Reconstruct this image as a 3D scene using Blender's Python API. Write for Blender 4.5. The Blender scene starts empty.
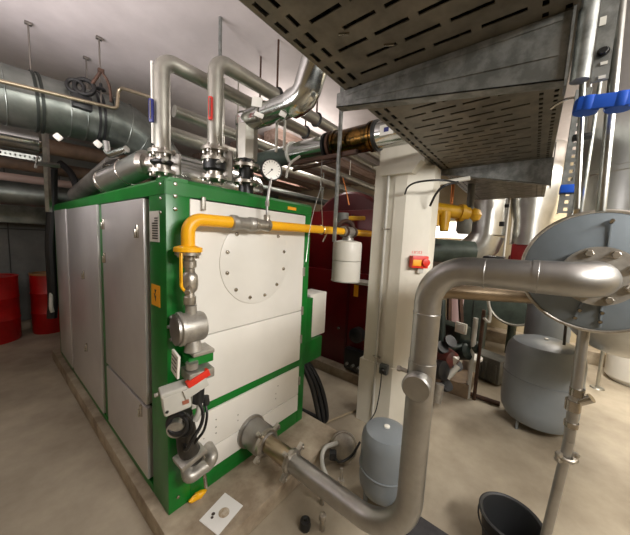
import bpy, bmesh, math, random
from mathutils import Vector, Matrix
random.seed(7)
SC = bpy.context.scene
COL = SC.collection
PI = math.pi
V = Vector

# ------------------------------------------------------------------ camera
F = 271.12
yaw, pit, rol = [math.radians(a) for a in (51.392, 5.856, 2.6696)]
fw = V((math.sin(yaw)*math.cos(pit), math.cos(yaw)*math.cos(pit), -math.sin(pit)))
r0 = V((math.cos(yaw), -math.sin(yaw), 0)); u0 = r0.cross(fw)
rt = math.cos(rol)*r0 + math.sin(rol)*u0
up = -math.sin(rol)*r0 + math.cos(rol)*u0
CP = V((-0.590, -1.426, 1.68))
cam_d = bpy.data.cameras.new('camera'); cam = bpy.data.objects.new('camera', cam_d); COL.objects.link(cam)
cam_d.sensor_fit = 'HORIZONTAL'; cam_d.sensor_width = 36; cam_d.lens = 36*F/630; cam_d.clip_start = .02
M = Matrix.Identity(4)
for i in range(3):
    M[i][0] = rt[i]; M[i][1] = up[i]; M[i][2] = -fw[i]; M[i][3] = CP[i]
cam.matrix_world = M
SC.camera = cam

def ray(px, py): return fw*F + rt*(px-315) + up*(267.5-py)
def on(ax, v, px, py):
    d = ray(px, py); return CP + d*((v-CP[ax])/d[ax])
def ox(v, px, py): return on(0, v, px, py)
def oy(v, px, py): return on(1, v, px, py)
def oz(v, px, py): return on(2, v, px, py)
def od(D, px, py): return CP + ray(px, py)/F*D

# ------------------------------------------------------------------ materials
def lin(c):
    out = []
    for x in c:
        x /= 255
        out.append(x/12.92 if x <= .04045 else ((x+.055)/1.055)**2.4)
    return tuple(out)+(1,)
MATS = {}
def mat(name, rgb, rough=.5, metal=0., rgb2=None, scale=6., bump=0., bscale=30., detail=4., stretch=None, coat=0., lo=.35, hi=.65, rvar=0.):
    if name in MATS: return MATS[name]
    m = bpy.data.materials.new(name); m.use_nodes = True
    nt = m.node_tree; b = nt.nodes['Principled BSDF']
    b.inputs['Base Color'].default_value = lin(rgb)
    b.inputs['Roughness'].default_value = rough
    b.inputs['Metallic'].default_value = metal
    if coat: b.inputs['Coat Weight'].default_value = coat
    tc = nt.nodes.new('ShaderNodeTexCoord')
    src = tc.outputs['Object']
    if stretch:
        mp = nt.nodes.new('ShaderNodeMapping'); mp.inputs['Scale'].default_value = stretch
        nt.links.new(src, mp.inputs['Vector']); src = mp.outputs['Vector']
    if rgb2:
        n = nt.nodes.new('ShaderNodeTexNoise'); n.inputs['Scale'].default_value = scale; n.inputs['Detail'].default_value = detail
        n.inputs['Roughness'].default_value = .62
        nt.links.new(src, n.inputs['Vector'])
        r = nt.nodes.new('ShaderNodeValToRGB')
        r.color_ramp.elements[0].position = lo; r.color_ramp.elements[1].position = hi
        r.color_ramp.elements[0].color = lin(rgb); r.color_ramp.elements[1].color = lin(rgb2)
        nt.links.new(n.outputs['Fac'], r.inputs['Fac']); nt.links.new(r.outputs['Color'], b.inputs['Base Color'])
        if rvar:
            mr = nt.nodes.new('ShaderNodeMapRange'); mr.inputs['To Min'].default_value = rough-rvar; mr.inputs['To Max'].default_value = rough+rvar
            nt.links.new(n.outputs['Fac'], mr.inputs['Value']); nt.links.new(mr.outputs['Result'], b.inputs['Roughness'])
    if bump:
        n = nt.nodes.new('ShaderNodeTexNoise'); n.inputs['Scale'].default_value = bscale; n.inputs['Detail'].default_value = 3
        nt.links.new(src, n.inputs['Vector'])
        bp = nt.nodes.new('ShaderNodeBump'); bp.inputs['Strength'].default_value = bump; bp.inputs['Distance'].default_value = .01
        nt.links.new(n.outputs['Fac'], bp.inputs['Height']); nt.links.new(bp.outputs['Normal'], b.inputs['Normal'])
    MATS[name] = m; return m
def emis(name, rgb, s):
    m = bpy.data.materials.new(name); m.use_nodes = True
    b = m.node_tree.nodes['Principled BSDF']
    b.inputs['Base Color'].default_value = lin(rgb); b.inputs['Emission Color'].default_value = lin(rgb); b.inputs['Emission Strength'].default_value = s
    return m

GREEN = mat('green_enamel', (8,118,38), .32, rgb2=(4,100,30), scale=3)
PANEL = mat('white_coated_sheet', (232,229,222), .38, rgb2=(222,219,211), scale=1.6)
SIDE = mat('shaded_white_sheet', (208,205,204), .30, .35, rgb2=(190,186,185), scale=1.2)  # same white sheet as the front, greyed in colour for the dimmer side
DARKIN = mat('boiler_core_black', (16,20,17), .7)
STEEL = mat('satin_stainless_steel', (172,170,167), .42, 1, rgb2=(152,150,146), scale=5, bump=.02, bscale=160)
STEELB = mat('bright_steel', (190,184,174), .25, 1, rgb2=(160,154,145), scale=9)
CAST = mat('cast_aluminium', (182,178,170), .45, .75, rgb2=(156,152,145), scale=18, bump=.1, bscale=90)
FLNG = mat('zinc_flange', (196,190,180), .36, .9, rgb2=(150,145,136), scale=14)
CHROME = mat('aluminium_jacket', (205,207,204), .18, 1, rgb2=(178,182,178), scale=4, bump=.06, bscale=7)
CHROMED = mat('dull_aluminium_jacket', (186,184,174), .42, .85, rgb2=(160,158,148), scale=5, bump=.04, bscale=8)
GALV = mat('galvanised_duct', (138,142,136), .4, .9, rgb2=(98,104,99), scale=4, bump=.03, bscale=12, rvar=.08)
GALVD = mat('spangled_galvanised_steel', (146,148,145), .5, .6, rgb2=(116,118,115), scale=18, bump=.06, bscale=50, lo=.4, hi=.6)
TRAYM = mat('darkened_galvanised_tray', (130,124,112), .5, .45, rgb2=(98,93,83), scale=7, bump=.03, bscale=40)  # galvanised grey darkened to stand in for shade under the tray
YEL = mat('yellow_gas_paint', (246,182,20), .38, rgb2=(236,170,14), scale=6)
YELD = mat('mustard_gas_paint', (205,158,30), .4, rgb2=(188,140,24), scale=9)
BLK = mat('black_rubber', (14,14,15), .5)
BLKP = mat('black_plastic', (26,27,28), .4)
DUCTM = mat('satin_aluminium_duct', (206,206,202), .3, .95, rgb2=(184,184,180), scale=3, bump=.04, bscale=6)
GREYP = mat('light_grey_plastic', (190,188,180), .4, rgb2=(180,178,170), scale=9)
WHT = mat('white_paint', (228,225,216), .42, rgb2=(218,215,205), scale=3)
COLM = mat('column_white_paint', (216,211,198), .6, rgb2=(200,195,181), scale=2.2, detail=7, stretch=(1,1,.45), bump=.03, bscale=20)
COLG = mat('column_grey_band', (168,163,152), .6, rgb2=(160,155,144), scale=5)
VGREY = mat('vessel_grey_enamel', (120,126,130), .32, rgb2=(112,118,122), scale=3)
DRUMG = mat('silencer_blue_grey_paint', (118,127,133), .42, rgb2=(106,114,119), scale=5, bump=.02, bscale=30)
RED = mat('red_drum_paint', (178,14,14), .38, rgb2=(150,10,10), scale=4)
REDL = mat('red_plastic', (208,44,26), .4)
MAROON = mat('maroon_enamel', (104,16,18), .3, rgb2=(88,12,14), scale=3)
MAROOND = mat('dark_maroon_shell', (70,10,14), .35)
BLUE = mat('blue_strap', (22,82,190), .45)
NAVY = mat('navy_plastic', (38,44,110), .4)
THRED = mat('red_thermometer', (190,46,38), .4)
BROWN = mat('brown_lagging', (116,92,72), .6, rgb2=(84,66,52), scale=7, bump=.2, bscale=14)
FOIL = mat('gold_brown_foil', (120,88,44), .25, 1, rgb2=(52,44,26), scale=11, bump=.5, bscale=12, lo=.42, hi=.56)
CABLE = mat('black_cable', (18,18,18), .45)
COPPER = mat('copper_pipe', (176,110,66), .35, 1)
PAPER = mat('paper_card', (226,224,220), .6)
TAGM = mat('white_tag', (216,214,206), .55)
ORANGE = mat('orange_sticker', (240,166,28), .5)
GREENBROWN = mat('green_grey_cast_iron', (70,82,74), .5, .1, rgb2=(52,62,56), scale=8)
GREYBOX = mat('grey_pump_block', (104,104,98), .6, rgb2=(86,86,80), scale=9)
CONC = mat('plinth_concrete', (176,163,142), .8, rgb2=(128,113,94), scale=4, detail=8, bump=.12, bscale=40)
FLOORM = mat('beige_screed', (178,167,147), .55, rgb2=(132,121,104), scale=1.1, detail=10, bump=.05, bscale=24, lo=.36, hi=.66, rvar=.1)
CEIL = mat('mauve_grey_plaster', (204,195,194), .85, rgb2=(188,179,178), scale=2.2, detail=7, bump=.05, bscale=20)
WALLB = mat('grey_back_wall', (120,122,118), .7, rgb2=(92,95,92), scale=1.6, detail=6)
WALLR = mat('cream_wall', (196,182,152), .8, rgb2=(182,168,138), scale=2, bump=.05, bscale=30)
BEAMM = mat('brown_timber_soffit', (176,152,140), .6, rgb2=(128,104,92), scale=3, stretch=(1,8,8))
MATM = mat('dark_floor_mat', (44,42,44), .8, rgb2=(56,54,55), scale=20, bump=.1, bscale=80)
DIAL = mat('dial_white', (236,234,226), .35)
GALVP = mat('galvanised_tube', (176,177,172), .3, 1, rgb2=(146,148,144), scale=12)
RUST = mat('rusty_brown_steel', (92,66,52), .6, .4, rgb2=(66,48,40), scale=12)

# ------------------------------------------------------------------ mesh helpers
def BM(): return bmesh.new()
def frame(axis, hint=None):
    z = V(axis).normalized()
    h = V(hint) if hint else (V((0,0,1)) if abs(z.z) < .9 else V((0,1,0)))
    x = h.cross(z).normalized(); y = z.cross(x)
    return Matrix((x, y, z)).transposed()
def box(bm, c, s, R=None, bev=0., seg=2):
    m = Matrix.Translation(V(c)) @ (R.to_4x4() if R else Matrix.Identity(4)) @ Matrix.Diagonal((s[0], s[1], s[2], 1))
    t = bmesh.new(); bmesh.ops.create_cube(t, size=1, matrix=m)
    if bev: bmesh.ops.bevel(t, geom=list(t.edges), offset=bev, segments=seg, profile=.6, affect='EDGES')
    me = bpy.data.meshes.new('t'); t.to_mesh(me); t.free(); bm.from_mesh(me); bpy.data.meshes.remove(me)
    return bm
def wb(bm, x0, x1, y0, y1, z0, z1, bev=0.):
    return box(bm, ((x0+x1)/2, (y0+y1)/2, (z0+z1)/2), (abs(x1-x0), abs(y1-y0), abs(z1-z0)), None, bev)
def lathe(bm, prof, o, axis=(0,0,1), seg=32):
    R = frame(axis); o = V(o); rings = []
    for r, h in prof:
        if r < 1e-6: rings.append([bm.verts.new(o + R @ V((0,0,h)))])
        else: rings.append([bm.verts.new(o + R @ V((r*math.cos(2*PI*k/seg), r*math.sin(2*PI*k/seg), h))) for k in range(seg)])
    for a, b in zip(rings, rings[1:]):
        for k in range(seg):
            k2 = (k+1) % seg
            if len(a) == 1 and len(b) == 1: continue
            if len(a) == 1: bm.faces.new((a[0], b[k], b[k2]))
            elif len(b) == 1: bm.faces.new((a[k], a[k2], b[0]))
            else: bm.faces.new((a[k], a[k2], b[k2], b[k]))
    for rg, fl in ((rings[0], True), (rings[-1], False)):
        if len(rg) > 1: bm.faces.new(rg[::-1] if fl else rg)
    return bm
def cyl(bm, p0, p1, r, seg=20, r2=None):
    p0 = V(p0); d = V(p1)-p0
    return lathe(bm, [(r, 0), (r if r2 is None else r2, d.length)], p0, d, seg)
def fillet(pts, br, n=8):
    pts = [V(p) for p in pts]; out = [pts[0]]
    for a, b, c in zip(pts, pts[1:], pts[2:]):
        u = (a-b); w = (c-b); lu, lw = u.length, w.length; u.normalize(); w.normalize()
        ang = u.angle(w)
        if ang > PI-.02: out.append(b); continue
        t = min(br/math.tan(ang/2), lu*.49 if len(out) > 1 or True else lu, lw*.49 if (c-pts[-1]).length > 1e-6 or True else lw)
        r = t*math.tan(ang/2)
        bis = (u+w).normalized(); cen = b + bis*(r/math.sin(ang/2))
        s = (b+u*t)-cen; e = (b+w*t)-cen
        tot = s.angle(e); ax = s.cross(e).normalized()
        for k in range(n+1): out.append(cen + Matrix.Rotation(tot*k/n, 3, ax) @ s)
    out.append(pts[-1]); return out
def spline(pts, n=8):
    pts = [V(p) for p in pts]; P = [pts[0]*2-pts[1]] + pts + [pts[-1]*2-pts[-2]]; out = []
    for i in range(1, len(P)-2):
        a, b, c, d = P[i-1], P[i], P[i+1], P[i+2]
        for k in range(n):
            t = k/n
            out.append(.5*((2*b)+(c-a)*t+(2*a-5*b+4*c-d)*t*t+(3*b-a-3*c+d)*t**3))
    out.append(pts[-1]); return out
def sweep(bm, pts, r, seg=16, cap=True, rad=None):
    q = [V(pts[0])]
    for p in pts[1:]:
        if (V(p)-q[-1]).length > 1e-5: q.append(V(p))
    pts = q; rings = []; x = None
    for i, p in enumerate(pts):
        t = (pts[min(i+1, len(pts)-1)] - pts[max(i-1, 0)]).normalized()
        if x is None: x = frame(t).col[0].copy()
        x = (x - t*x.dot(t)).normalized(); y = t.cross(x)
        rr = rad[i] if rad else r
        # keep the section true through bends
        rings.append([bm.verts.new(p + x*rr*math.cos(2*PI*k/seg) + y*rr*math.sin(2*PI*k/seg)) for k in range(seg)])
    for a, b in zip(rings, rings[1:]):
        for k in range(seg):
            k2 = (k+1) % seg; bm.faces.new((a[k], a[k2], b[k2], b[k]))
    if cap: bm.faces.new(rings[0][::-1]); bm.faces.new(rings[-1])
    return bm
def pipe(bm, pts, r, br=.1, seg=18, n=8): return sweep(bm, fillet(pts, br, n), r, seg)
def torus(bm, o, axis, R_, r, seg=28, s2=8):
    R = frame(axis); o = V(o)
    pts = [[bm.verts.new(o + R @ V(((R_+r*math.cos(2*PI*j/s2))*math.cos(2*PI*k/seg), (R_+r*math.cos(2*PI*j/s2))*math.sin(2*PI*k/seg), r*math.sin(2*PI*j/s2)))) for j in range(s2)] for k in range(seg)]
    for k in range(seg):
        for j in range(s2):
            bm.faces.new((pts[k][j], pts[(k+1)%seg][j], pts[(k+1)%seg][(j+1)%s2], pts[k][(j+1)%s2]))
    return bm
def prism(bm, outline, d):   # outline: list of 3d points, extruded along d
    d = V(d); a = [bm.verts.new(V(p)) for p in outline]; b = [bm.verts.new(V(p)+d) for p in outline]; n = len(a)
    bm.faces.new(a[::-1]); bm.faces.new(b)
    for k in range(n): bm.faces.new((a[k], a[(k+1)%n], b[(k+1)%n], b[k]))
    return bm
def hexbolt(bm, o, axis, r, h): return lathe(bm, [(r, 0), (r, h*.85), (r*.85, h)], o, axis, 6)
def flange(bm, o, axis, R_, th, nb=4, br=.009, bh=.012, ph=.4):
    lathe(bm, [(R_, -th/2), (R_, th/2)], o, axis, 28)
    R = frame(axis); ax = V(axis).normalized()
    for k in range(nb):
        a = 2*PI*k/nb+ph; p = V(o)+R @ V((R_*.8*math.cos(a), R_*.8*math.sin(a), 0))
        hexbolt(bm, p+ax*th/2, ax, br, bh); hexbolt(bm, p-ax*th/2, -ax, br, bh)
    return bm

def origin(o):
    v = V((0,0,0))
    while o: v += o.location; o = o.parent
    return v
def link(name, bm, m, parent, loc):
    bmesh.ops.recalc_face_normals(bm, faces=list(bm.faces))
    bmesh.ops.translate(bm, verts=list(bm.verts), vec=-loc)
    for f in bm.faces: f.smooth = True
    for e in bm.edges:
        if len(e.link_faces) == 2 and e.calc_face_angle(0) > .62: e.smooth = False
    me = bpy.data.meshes.new(name); bm.to_mesh(me); bm.free()
    for mm in (m if isinstance(m, (list, tuple)) else [m]): me.materials.append(mm)
    o = bpy.data.objects.new(name, me); COL.objects.link(o)
    return o
def part(name, bm, m, parent, label=None):
    o = link(name, bm, m, parent, origin(parent)); o.parent = parent
    if label: o['label'] = label
    return o
def thing(name, label, cat, loc=(0,0,0), group=None):
    o = bpy.data.objects.new(name, None); COL.objects.link(o); o.location = loc; o.empty_display_size = .1
    o['label'] = label; o['category'] = cat
    if group: o['group'] = group
    return o
def single(name, bm, m, label, cat, group=None):
    vs = [v.co for v in bm.verts]
    lo = V([min(v[i] for v in vs) for i in range(3)]); hi = V([max(v[i] for v in vs) for i in range(3)])
    loc = V(((lo.x+hi.x)/2, (lo.y+hi.y)/2, lo.z))
    o = link(name, bm, m, None, loc); o.location = loc
    o['label'] = label; o['category'] = cat
    if group: o['group'] = group
    return o
def struct(name, bm, m):
    o = link(name, bm, m, None, V((0,0,0))); o['kind'] = 'structure'; return o

# ------------------------------------------------------------------ the room
CZ = 3.2
X0, X1, Y0, Y1 = -3.0, 5.45, -4.2, 5.0
struct('floor', wb(BM(), X0-.1, X1+.1, Y0-.1, Y1+.1, -.1, 0), FLOORM)
struct('ceiling', wb(BM(), X0-.1, X1+.1, Y0-.1, Y1+.1, CZ, CZ+.1), CEIL)
struct('wall_back', wb(BM(), X0-.1, X1+.1, Y1, Y1+.1, 0, CZ), WALLB)
struct('wall_front', wb(BM(), X0-.1, X1+.1, Y0-.1, Y0, 0, CZ), WALLR)
struct('wall_left', wb(BM(), X0-.1, X0, Y0, Y1, 0, CZ), WALLR)
struct('wall_right', wb(BM(), X1, X1+.1, Y0, Y1, 0, CZ), WALLR)
struct('baseboard_right', wb(BM(), X1-.32, X1, Y0, 1.2, 0, .2, .01), CONC)
struct('baseboard_back', wb(BM(), X0, 1.6, Y1-.10, Y1, 0, .14, .01), CONC)
b = BM()
for k in range(9): wb(b, -.9+k*.62, -.9+k*.62+.012, Y1-.012, Y1, .14, CZ-.5)
wb(b, -1, 4.6, Y1-.014, Y1, 1.62, 1.635)
struct('trim_1', b, mat('wall_joint', (60,62,60), .8))
PT = .12
struct('trim_2', wb(BM(), -.055, 1.2, -.335, 3.25, 0, PT, .008), CONC)      # boiler plinth
struct('trim_3', wb(BM(), 2.12, 4.2, -.25, 2.6, 0, .12, .008), CONC)        # plinth of the far boiler

# ------------------------------------------------------------------ the green boiler
B = thing('boiler', 'large green framed boiler clad in white panels on a concrete plinth', 'boiler', (0, 0, PT))
W, L, T = 1.115, 3.05, 1.955
zb = PT
part('casing_core', wb(BM(), .03, W-.03, .03, L-.03, zb+.005, T-.02), DARKIN, B)
for (x0, x1, y0, y1) in ((0, .125, 0, .21), (W-.075, W, 0, .1), (0, .1, L-.12, L), (W-.1, W, L-.12, L)):
    part('frame_post', wb(BM(), x0, x1, y0, y1, zb, T-.08, .006), GREEN, B)
b = BM(); prism(b, [(0,-.004,T-.085),(0,-.004,T-.02),(0,.02,T),(0,.11,T),(0,.11,T-.085)], (W,0,0)); part('top_rail', b, GREEN, B)
b = BM(); prism(b, [(-.004,0,T-.085),(-.004,0,T-.02),(.02,0,T),(.11,0,T),(.11,0,T-.085)], (0,L,0)); part('top_rail', b, GREEN, B)
part('top_rail', wb(BM(), W-.1, W, .1, L, T-.085, T, .005), GREEN, B)
part('top_rail', wb(BM(), .1, W-.1, L-.1, L, T-.085, T, .005), GREEN, B)
part('base_rail', wb(BM(), .125, W-.075, 0, .05, zb, .235, .004), GREEN, B)
part('base_rail', wb(BM(), 0, .05, .21, L-.12, zb, .17, .004), GREEN, B)
part('middle_rail', wb(BM(), .125, W-.075, -.004, .04, .632, .682, .004), GREEN, B)
part('side_post', wb(BM(), .004, .06, 1.055, 1.17, .17, T-.085, .003), GREEN, B)
part('side_post', wb(BM(), .012, .06, 2.25, 2.30, .17, T-.085, .003), DARKIN, B)
part('top_cover', wb(BM(), .11, W-.1, .11, L-.1, T-.03, T-.008), GREEN, B)
# left side panels
def side_panel(y0, y1, z0, z1, handles):
    p = part('side_panel', wb(BM(), -.012, .02, y0, y1, z0, z1, .004), SIDE, B)
    for y, z in handles:
        h = BM(); box(h, (-.018, y, z), (.012, .016, .075), None, .003); box(h, (-.026, y+.004, z-.012), (.014, .010, .05), None, .003)
        part('panel_latch', h, STEELB, p)
side_panel(.255, 1.045, .665, 1.862, [(.33, 1.68), (.98, 1.72), (.98, 1.48)])
side_panel(.255, 1.045, .185, .640, [(.33, .70-.1)])
side_panel(1.175, 2.24, .185, 1.868, [(1.62, 1.28), (1.62, .62)])
side_panel(2.31, 2.92, .185, 1.874, [])
# front panels
fp = part('front_panel', wb(BM(), .118, W-.078, -.008, .03, 1.106, 1.862, .003), PANEL, B)
part('front_panel', wb(BM(), .128, W-.078, -.008, .03, .686, 1.100, .003), PANEL, B)
part('front_panel', wb(BM(), .128, W-.078, -.008, .03, .385, .628, .003), PANEL, B)
part('front_panel', wb(BM(), .128, W-.078, -.008, .03, .240, .379, .003), PANEL, B)
cx_, cz_, cr_ = .572, 1.52, .262
pl = part('inspection_plate', lathe(BM(), [(cr_+.02, 0), (cr_+.02, .006), (cr_+.014, .009), (0, .009)], (cx_, -.007, cz_), (0,-1,0), 56), PANEL, fp)
for k in range(12):
    a = -PI/2 + 2*PI*(k+.5)/12
    part('bolt', lathe(BM(), [(.013, 0), (.013, .004), (.009, .010), (0, .013)], (cx_+.242*math.cos(a), -.015, cz_+.242*math.sin(a)), (0,-1,0), 10), STEELB, fp)
for x in (.045, ):
    for z in (1.929-.005, 1.865, 1.801): part('bolt', lathe(BM(), [(.011, 0), (.010, .004), (0, .008)], (x, -.003, z), (0,-1,0), 10), STEELB, B)
for z in (1.92, 1.85, 1.78): part('bolt', lathe(BM(), [(.010, 0), (.009, .004), (0, .008)], (-.003, .05, z), (-1,0,0), 10), STEELB, B)
for z, y in ((.2, .03),): part('bolt', lathe(BM(), [(.010, 0), (.009, .004), (0, .008)], (.05, -.003, z), (0,-1,0), 10), STEELB, B)
for x, z in ((.20, .52), (.20, .47), (.20, .42), (.28, .55), (.28, .50), (.28,.46), (.78, .50), (.78, .46), (.80, .555), (.44,.50), (.44,.46)):
    part('rivet', lathe(BM(), [(.005, 0), (.004, .002), (0, .003)], (x, -.008, z), (0,-1,0), 8), CAST, B)
for z in (1.42, 1.10, .86, .5): part('hinge', wb(BM(), W-.085, W-.06, -.014, 0, z-.035, z+.035, .003), CAST, B)
h = BM(); box(h, (.185, -.02, 1.845), (.022, .02, .07), frame((0,0,1)), .004); part('panel_latch', h, CAST, B)
# stickers on the post
st = part('barcode_label', wb(BM(), -.0025, 0, .075, .195, 1.63, 1.79), PAPER, B, 'white rating label with black lines')
ln = BM()
for k in range(9): wb(ln, -.0035, -.0022, .09, .16 if k < 7 else .13, 1.645+k*.013, 1.652+k*.013)
part('printing', ln, BLKP, st)
st = part('warning_sticker', wb(BM(), -.0025, 0, .075, .185, 1.285, 1.40), ORANGE, B, 'orange warning sticker with black symbol')
ln = BM(); prism(ln, [(-.0035, y, z) for y, z in ((.142,1.375),(.118,1.375),(.138,1.342),(.122,1.342),(.128,1.31),(.150,1.352),(.133,1.352))], (.001,0,0))
part('symbol', ln, BLKP, st)
# right hand side fittings
part('side_cabinet', wb(BM(), W+.10, W+.34, .05, .24, .80, 1.20, .01), WHT, B, 'white metal box on the right side')
b = BM(); wb(b, W-.005, W+.10, .02, .08, .62, 1.18, .004); wb(b, W-.005, W+.26, .02, .10, .60, .80, .006); part('side_bracket', b, GREEN, B)
part('front_collar', lathe(BM(), [(.112, 0), (.112, .02), (.100, .024)], (.549, -.004, .327), (0,-1,0), 36), STEEL, B)
# yellow sticker at the far right of the top rail
part('warning_sticker', wb(BM(), .84, .93, -.006, -.003, 1.89, 1.912), ORANGE, B, 'small yellow sticker on top rail')

# ------------------------------------------------------------------ flue pipe
FX, FZ, RY = .549, .327, -1.112
E_ = thing('flue_pipe', 'satin stainless flue pipe from the boiler front rising and bending to the grey drum', 'pipe', (FX, -.5, .2))
part('sleeve', lathe(BM(), [(.098, 0), (.098, .11), (.092, .125), (.066, .17)], (FX, -.03, FZ), (0,-1,0), 36), STEEL, E_)
def clamp(y, R_):
    b = BM(); lathe(b, [(R_, -.016), (R_+.010, -.012), (R_+.010, .012), (R_, .016)], (FX, y, FZ), (0,-1,0), 32)
    for a in (.6, 2.2, 3.9, 5.3):
        box(b, (FX+(R_+.022)*math.cos(a), y, FZ+(R_+.022)*math.sin(a)), (.062, .030, .026), Matrix.Rotation(-a, 3, 'Y'), .006)
        hexbolt(b, (FX+(R_+.032)*math.cos(a), y-.014, FZ+(R_+.032)*math.sin(a)), (0,-1,0), .010, .012)
    part('clamp_flange', b, FLNG, E_)
clamp(-.175, .078); clamp(-.405, .062)
part('spool', cyl(BM(), (FX, -.17, FZ), (FX, -.41, FZ), .056, 32), mat('warm_polished_steel', (182,166,142), .3, 1, rgb2=(160,144,122), scale=6), E_, 'short polished spool between two clamps')
SZ = 1.588; R1 = .052
b = BM(); pipe(b, [(FX, -.41, FZ-.002), (FX, RY, FZ-.005), (FX, RY, 1.2)], R1+.003, .25, 32, 16)
part('lower_bend', b, STEEL, E_)
b = BM(); pipe(b, [(FX, RY, .86), (FX, RY, SZ), (FX, -1.44, SZ+.005)], R1, .14, 32, 14); part('riser', b, STEEL, E_)
b = BM(); pipe(b, [(FX, -1.43, SZ+.005), (FX, -1.583, SZ+.008), (FX+.16, -1.595, SZ+.012)], R1+.002, .098, 32, 14); part('end_elbow', b, STEEL, E_)
for p, ax in (((FX, RY, 1.405), (0,0,1)), ((FX, -1.30, SZ), (0,1,0)), ((FX, -1.445, SZ+.005), (0,1,0)), ((FX, RY, .62), (0,0,1)), ((FX,-.86,FZ-.004),(0,1,0))):
    part('weld_bead', torus(BM(), p, ax, R1+.0005, .0022, 32, 6), STEEL, E_)
ca = V((-1, -.12, -.06)).normalized(); co = V((FX, RY, 1.128))
s_ = part('inspection_stub', cyl(BM(), co, co+ca*.075, .050, 28), STEEL, E_)
part('stub_cap', lathe(BM(), [(.054, 0), (.056, .012), (.056, .034), (.050, .04), (0, .041)], co+ca*.062, ca, 32), STEEL, s_)
b = BM(); cyl(b, co+V((-.02,.05,.015)), co+V((-.02,.085,.015)), .009, 12); hexbolt(b, co+V((-.02,.08,.015)), (0,1,0), .013, .015); part('nipple', b, CAST, s_)
# flange at the drum
DX = .735; DY = -1.602; DZ = 1.603
fl = part('drum_flange', lathe(BM(), [(.098, 0), (.098, .018)], (DX-.040, DY, DZ), (1,0,0), 44), CAST, E_)
for k in range(8):
    a = PI/8 + k*PI/4
    b = BM(); o = V((DX-.040, DY+.080*math.cos(a), DZ+.080*math.sin(a)))
    lathe(b, [(.014, 0), (.014, .003)], o, (-1,0,0), 14); hexbolt(b, o-V((.003,0,0)), (-1,0,0), .0115, .012)
    part('bolt', b, FLNG, fl)

# ------------------------------------------------------------------ silencer drum
S = thing('silencer_drum', 'round blue grey steel drum end with bolted flange at the right edge', 'drum', (DX+.3, DY, DZ-.2))
RD = .207
part('drum_body', lathe(BM(), [(RD-.008, .012), (RD-.008, .60), (RD-.05, .64), (0, .65)], (DX, DY, DZ+.012), (1,0,0), 64), DRUMG, S)
part('drum_face', lathe(BM(), [(RD-.004, .016), (RD-.004, .004), (RD-.014, -.002), (0, -.008)], (DX, DY, DZ+.012), (1,0,0), 64), DRUMG, S)
b = BM(); torus(b, (DX+.004, DY, DZ+.012), (1,0,0), RD-.001, .006, 72, 10); part('rim', b, FLNG, S)
part('neck', cyl(BM(), (DX-.03, DY, DZ), (DX, DY, DZ), .06, 32), DRUMG, S)
for pa, pb_, pc_ in (((612, 219), (608.5, 246), (611.5, 222)), ((582, 303), (574, 319), (575, 318)), ((602, 304), (600, 327), (600.3, 322))):
    b = BM(); A_ = ox(DX-.008, *pa); B_ = ox(DX-.008, *pb_); d_ = B_-A_; box(b, (A_+B_)/2, (.006, .006, d_.length), frame(d_, (1,0,0)), .001)
    part('seam_strip', b, DRUMG, S)
    for q_ in (pc_, ((pa[0]+pc_[0])/2+1, (pa[1]+pc_[1])/2)): part('screw', lathe(BM(), [(.007, 0), (.005, .004), (0, .005)], ox(DX-.012, *q_), (-1,0,0), 8), STEELB, S)
b = BM()
for x in (DX+.12, DX+.48):
    torus(b, (x, DY, DZ+.012), (1,0,0), RD-.002, .008, 48, 6)
part('saddle_band', b, GALVP, S)
for x, y in ((DX+.12, DY+.05), (DX+.48, DY+.05)):
    part('hanger_rod', cyl(BM(), (x, y, DZ+.2), (x, y, CZ), .006, 10), GALVP, S)

# ------------------------------------------------------------------ gas line
GY = -.10
G = thing('gas_pipe', 'bright yellow gas pipe across the boiler front with steel couplings', 'pipe', (.5, GY, 1.7))
GZ = 1.752; gx = .062
b = BM(); pipe(b, [(gx, GY, 1.615), (gx, GY, GZ), (.30, GY, GZ+.002)], .032, .075, 24, 12); part('yellow_elbow', b, YEL, G)
part('elbow_flange', lathe(BM(), [(.036, .03), (.062, .022), (.066, .018), (.066, 0)], (gx, GY, 1.592), (0,0,1), 32), YEL, G)
b = BM(); lathe(b, [(.060, -.014), (.060, .0)], (gx, GY, 1.590), (0,0,1), 28)
for k in range(4):
    a = .5+k*PI/2; hexbolt(b, (gx+.05*math.cos(a), GY+.05*math.sin(a), 1.577), (0,0,-1), .010, .016); hexbolt(b, (gx+.05*math.cos(a), GY+.05*math.sin(a), 1.61), (0,0,1), .009, .008)
part('counter_flange', b, FLNG, G)
b = BM(); lathe(b, [(.036,0),(.043,.004),(.043,.035),(.038,.04),(.036,.045),(.036,.12),(.040,.125),(.042,.13),(.042,.155),(.036,.16)], (.30, GY, GZ+.002), (1,0,0), 24); part('union_coupling', b, CAST, G)
b = BM(); lathe(b, [(.032,0),(.040,.005),(.040,.02),(.034,.024),(.034,.095),(.040,.1),(.040,.115),(.032,.12)], (.46, GY, GZ+.003), (1,0,0), 24)
cyl(b, (.562, GY, GZ+.02), (.562, GY, GZ+.06), .020, 18); hexbolt(b, (.562, GY, GZ+.055), (0,0,1), .022, .014); part('tee', b, FLNG, G)
part('yellow_run', cyl(BM(), (.575, GY, GZ+.004), (1.44, GY, GZ+.012), .030, 24), YEL, G)
part('yellow_run', cyl(BM(), (1.62, GY, GZ+.012), (1.95, GY, GZ+.014), .030, 24), YEL, G)
b = BM(); torus(b, (1.13, GY, GZ+.008), (1,0,0), .033, .006, 20, 6); box(b, (1.13, GY-.036, GZ-.055), (.012, .006, .07), Matrix.Rotation(.5, 3, 'X'), .001); part('hanger_clip', b, STEELB, G)

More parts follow.
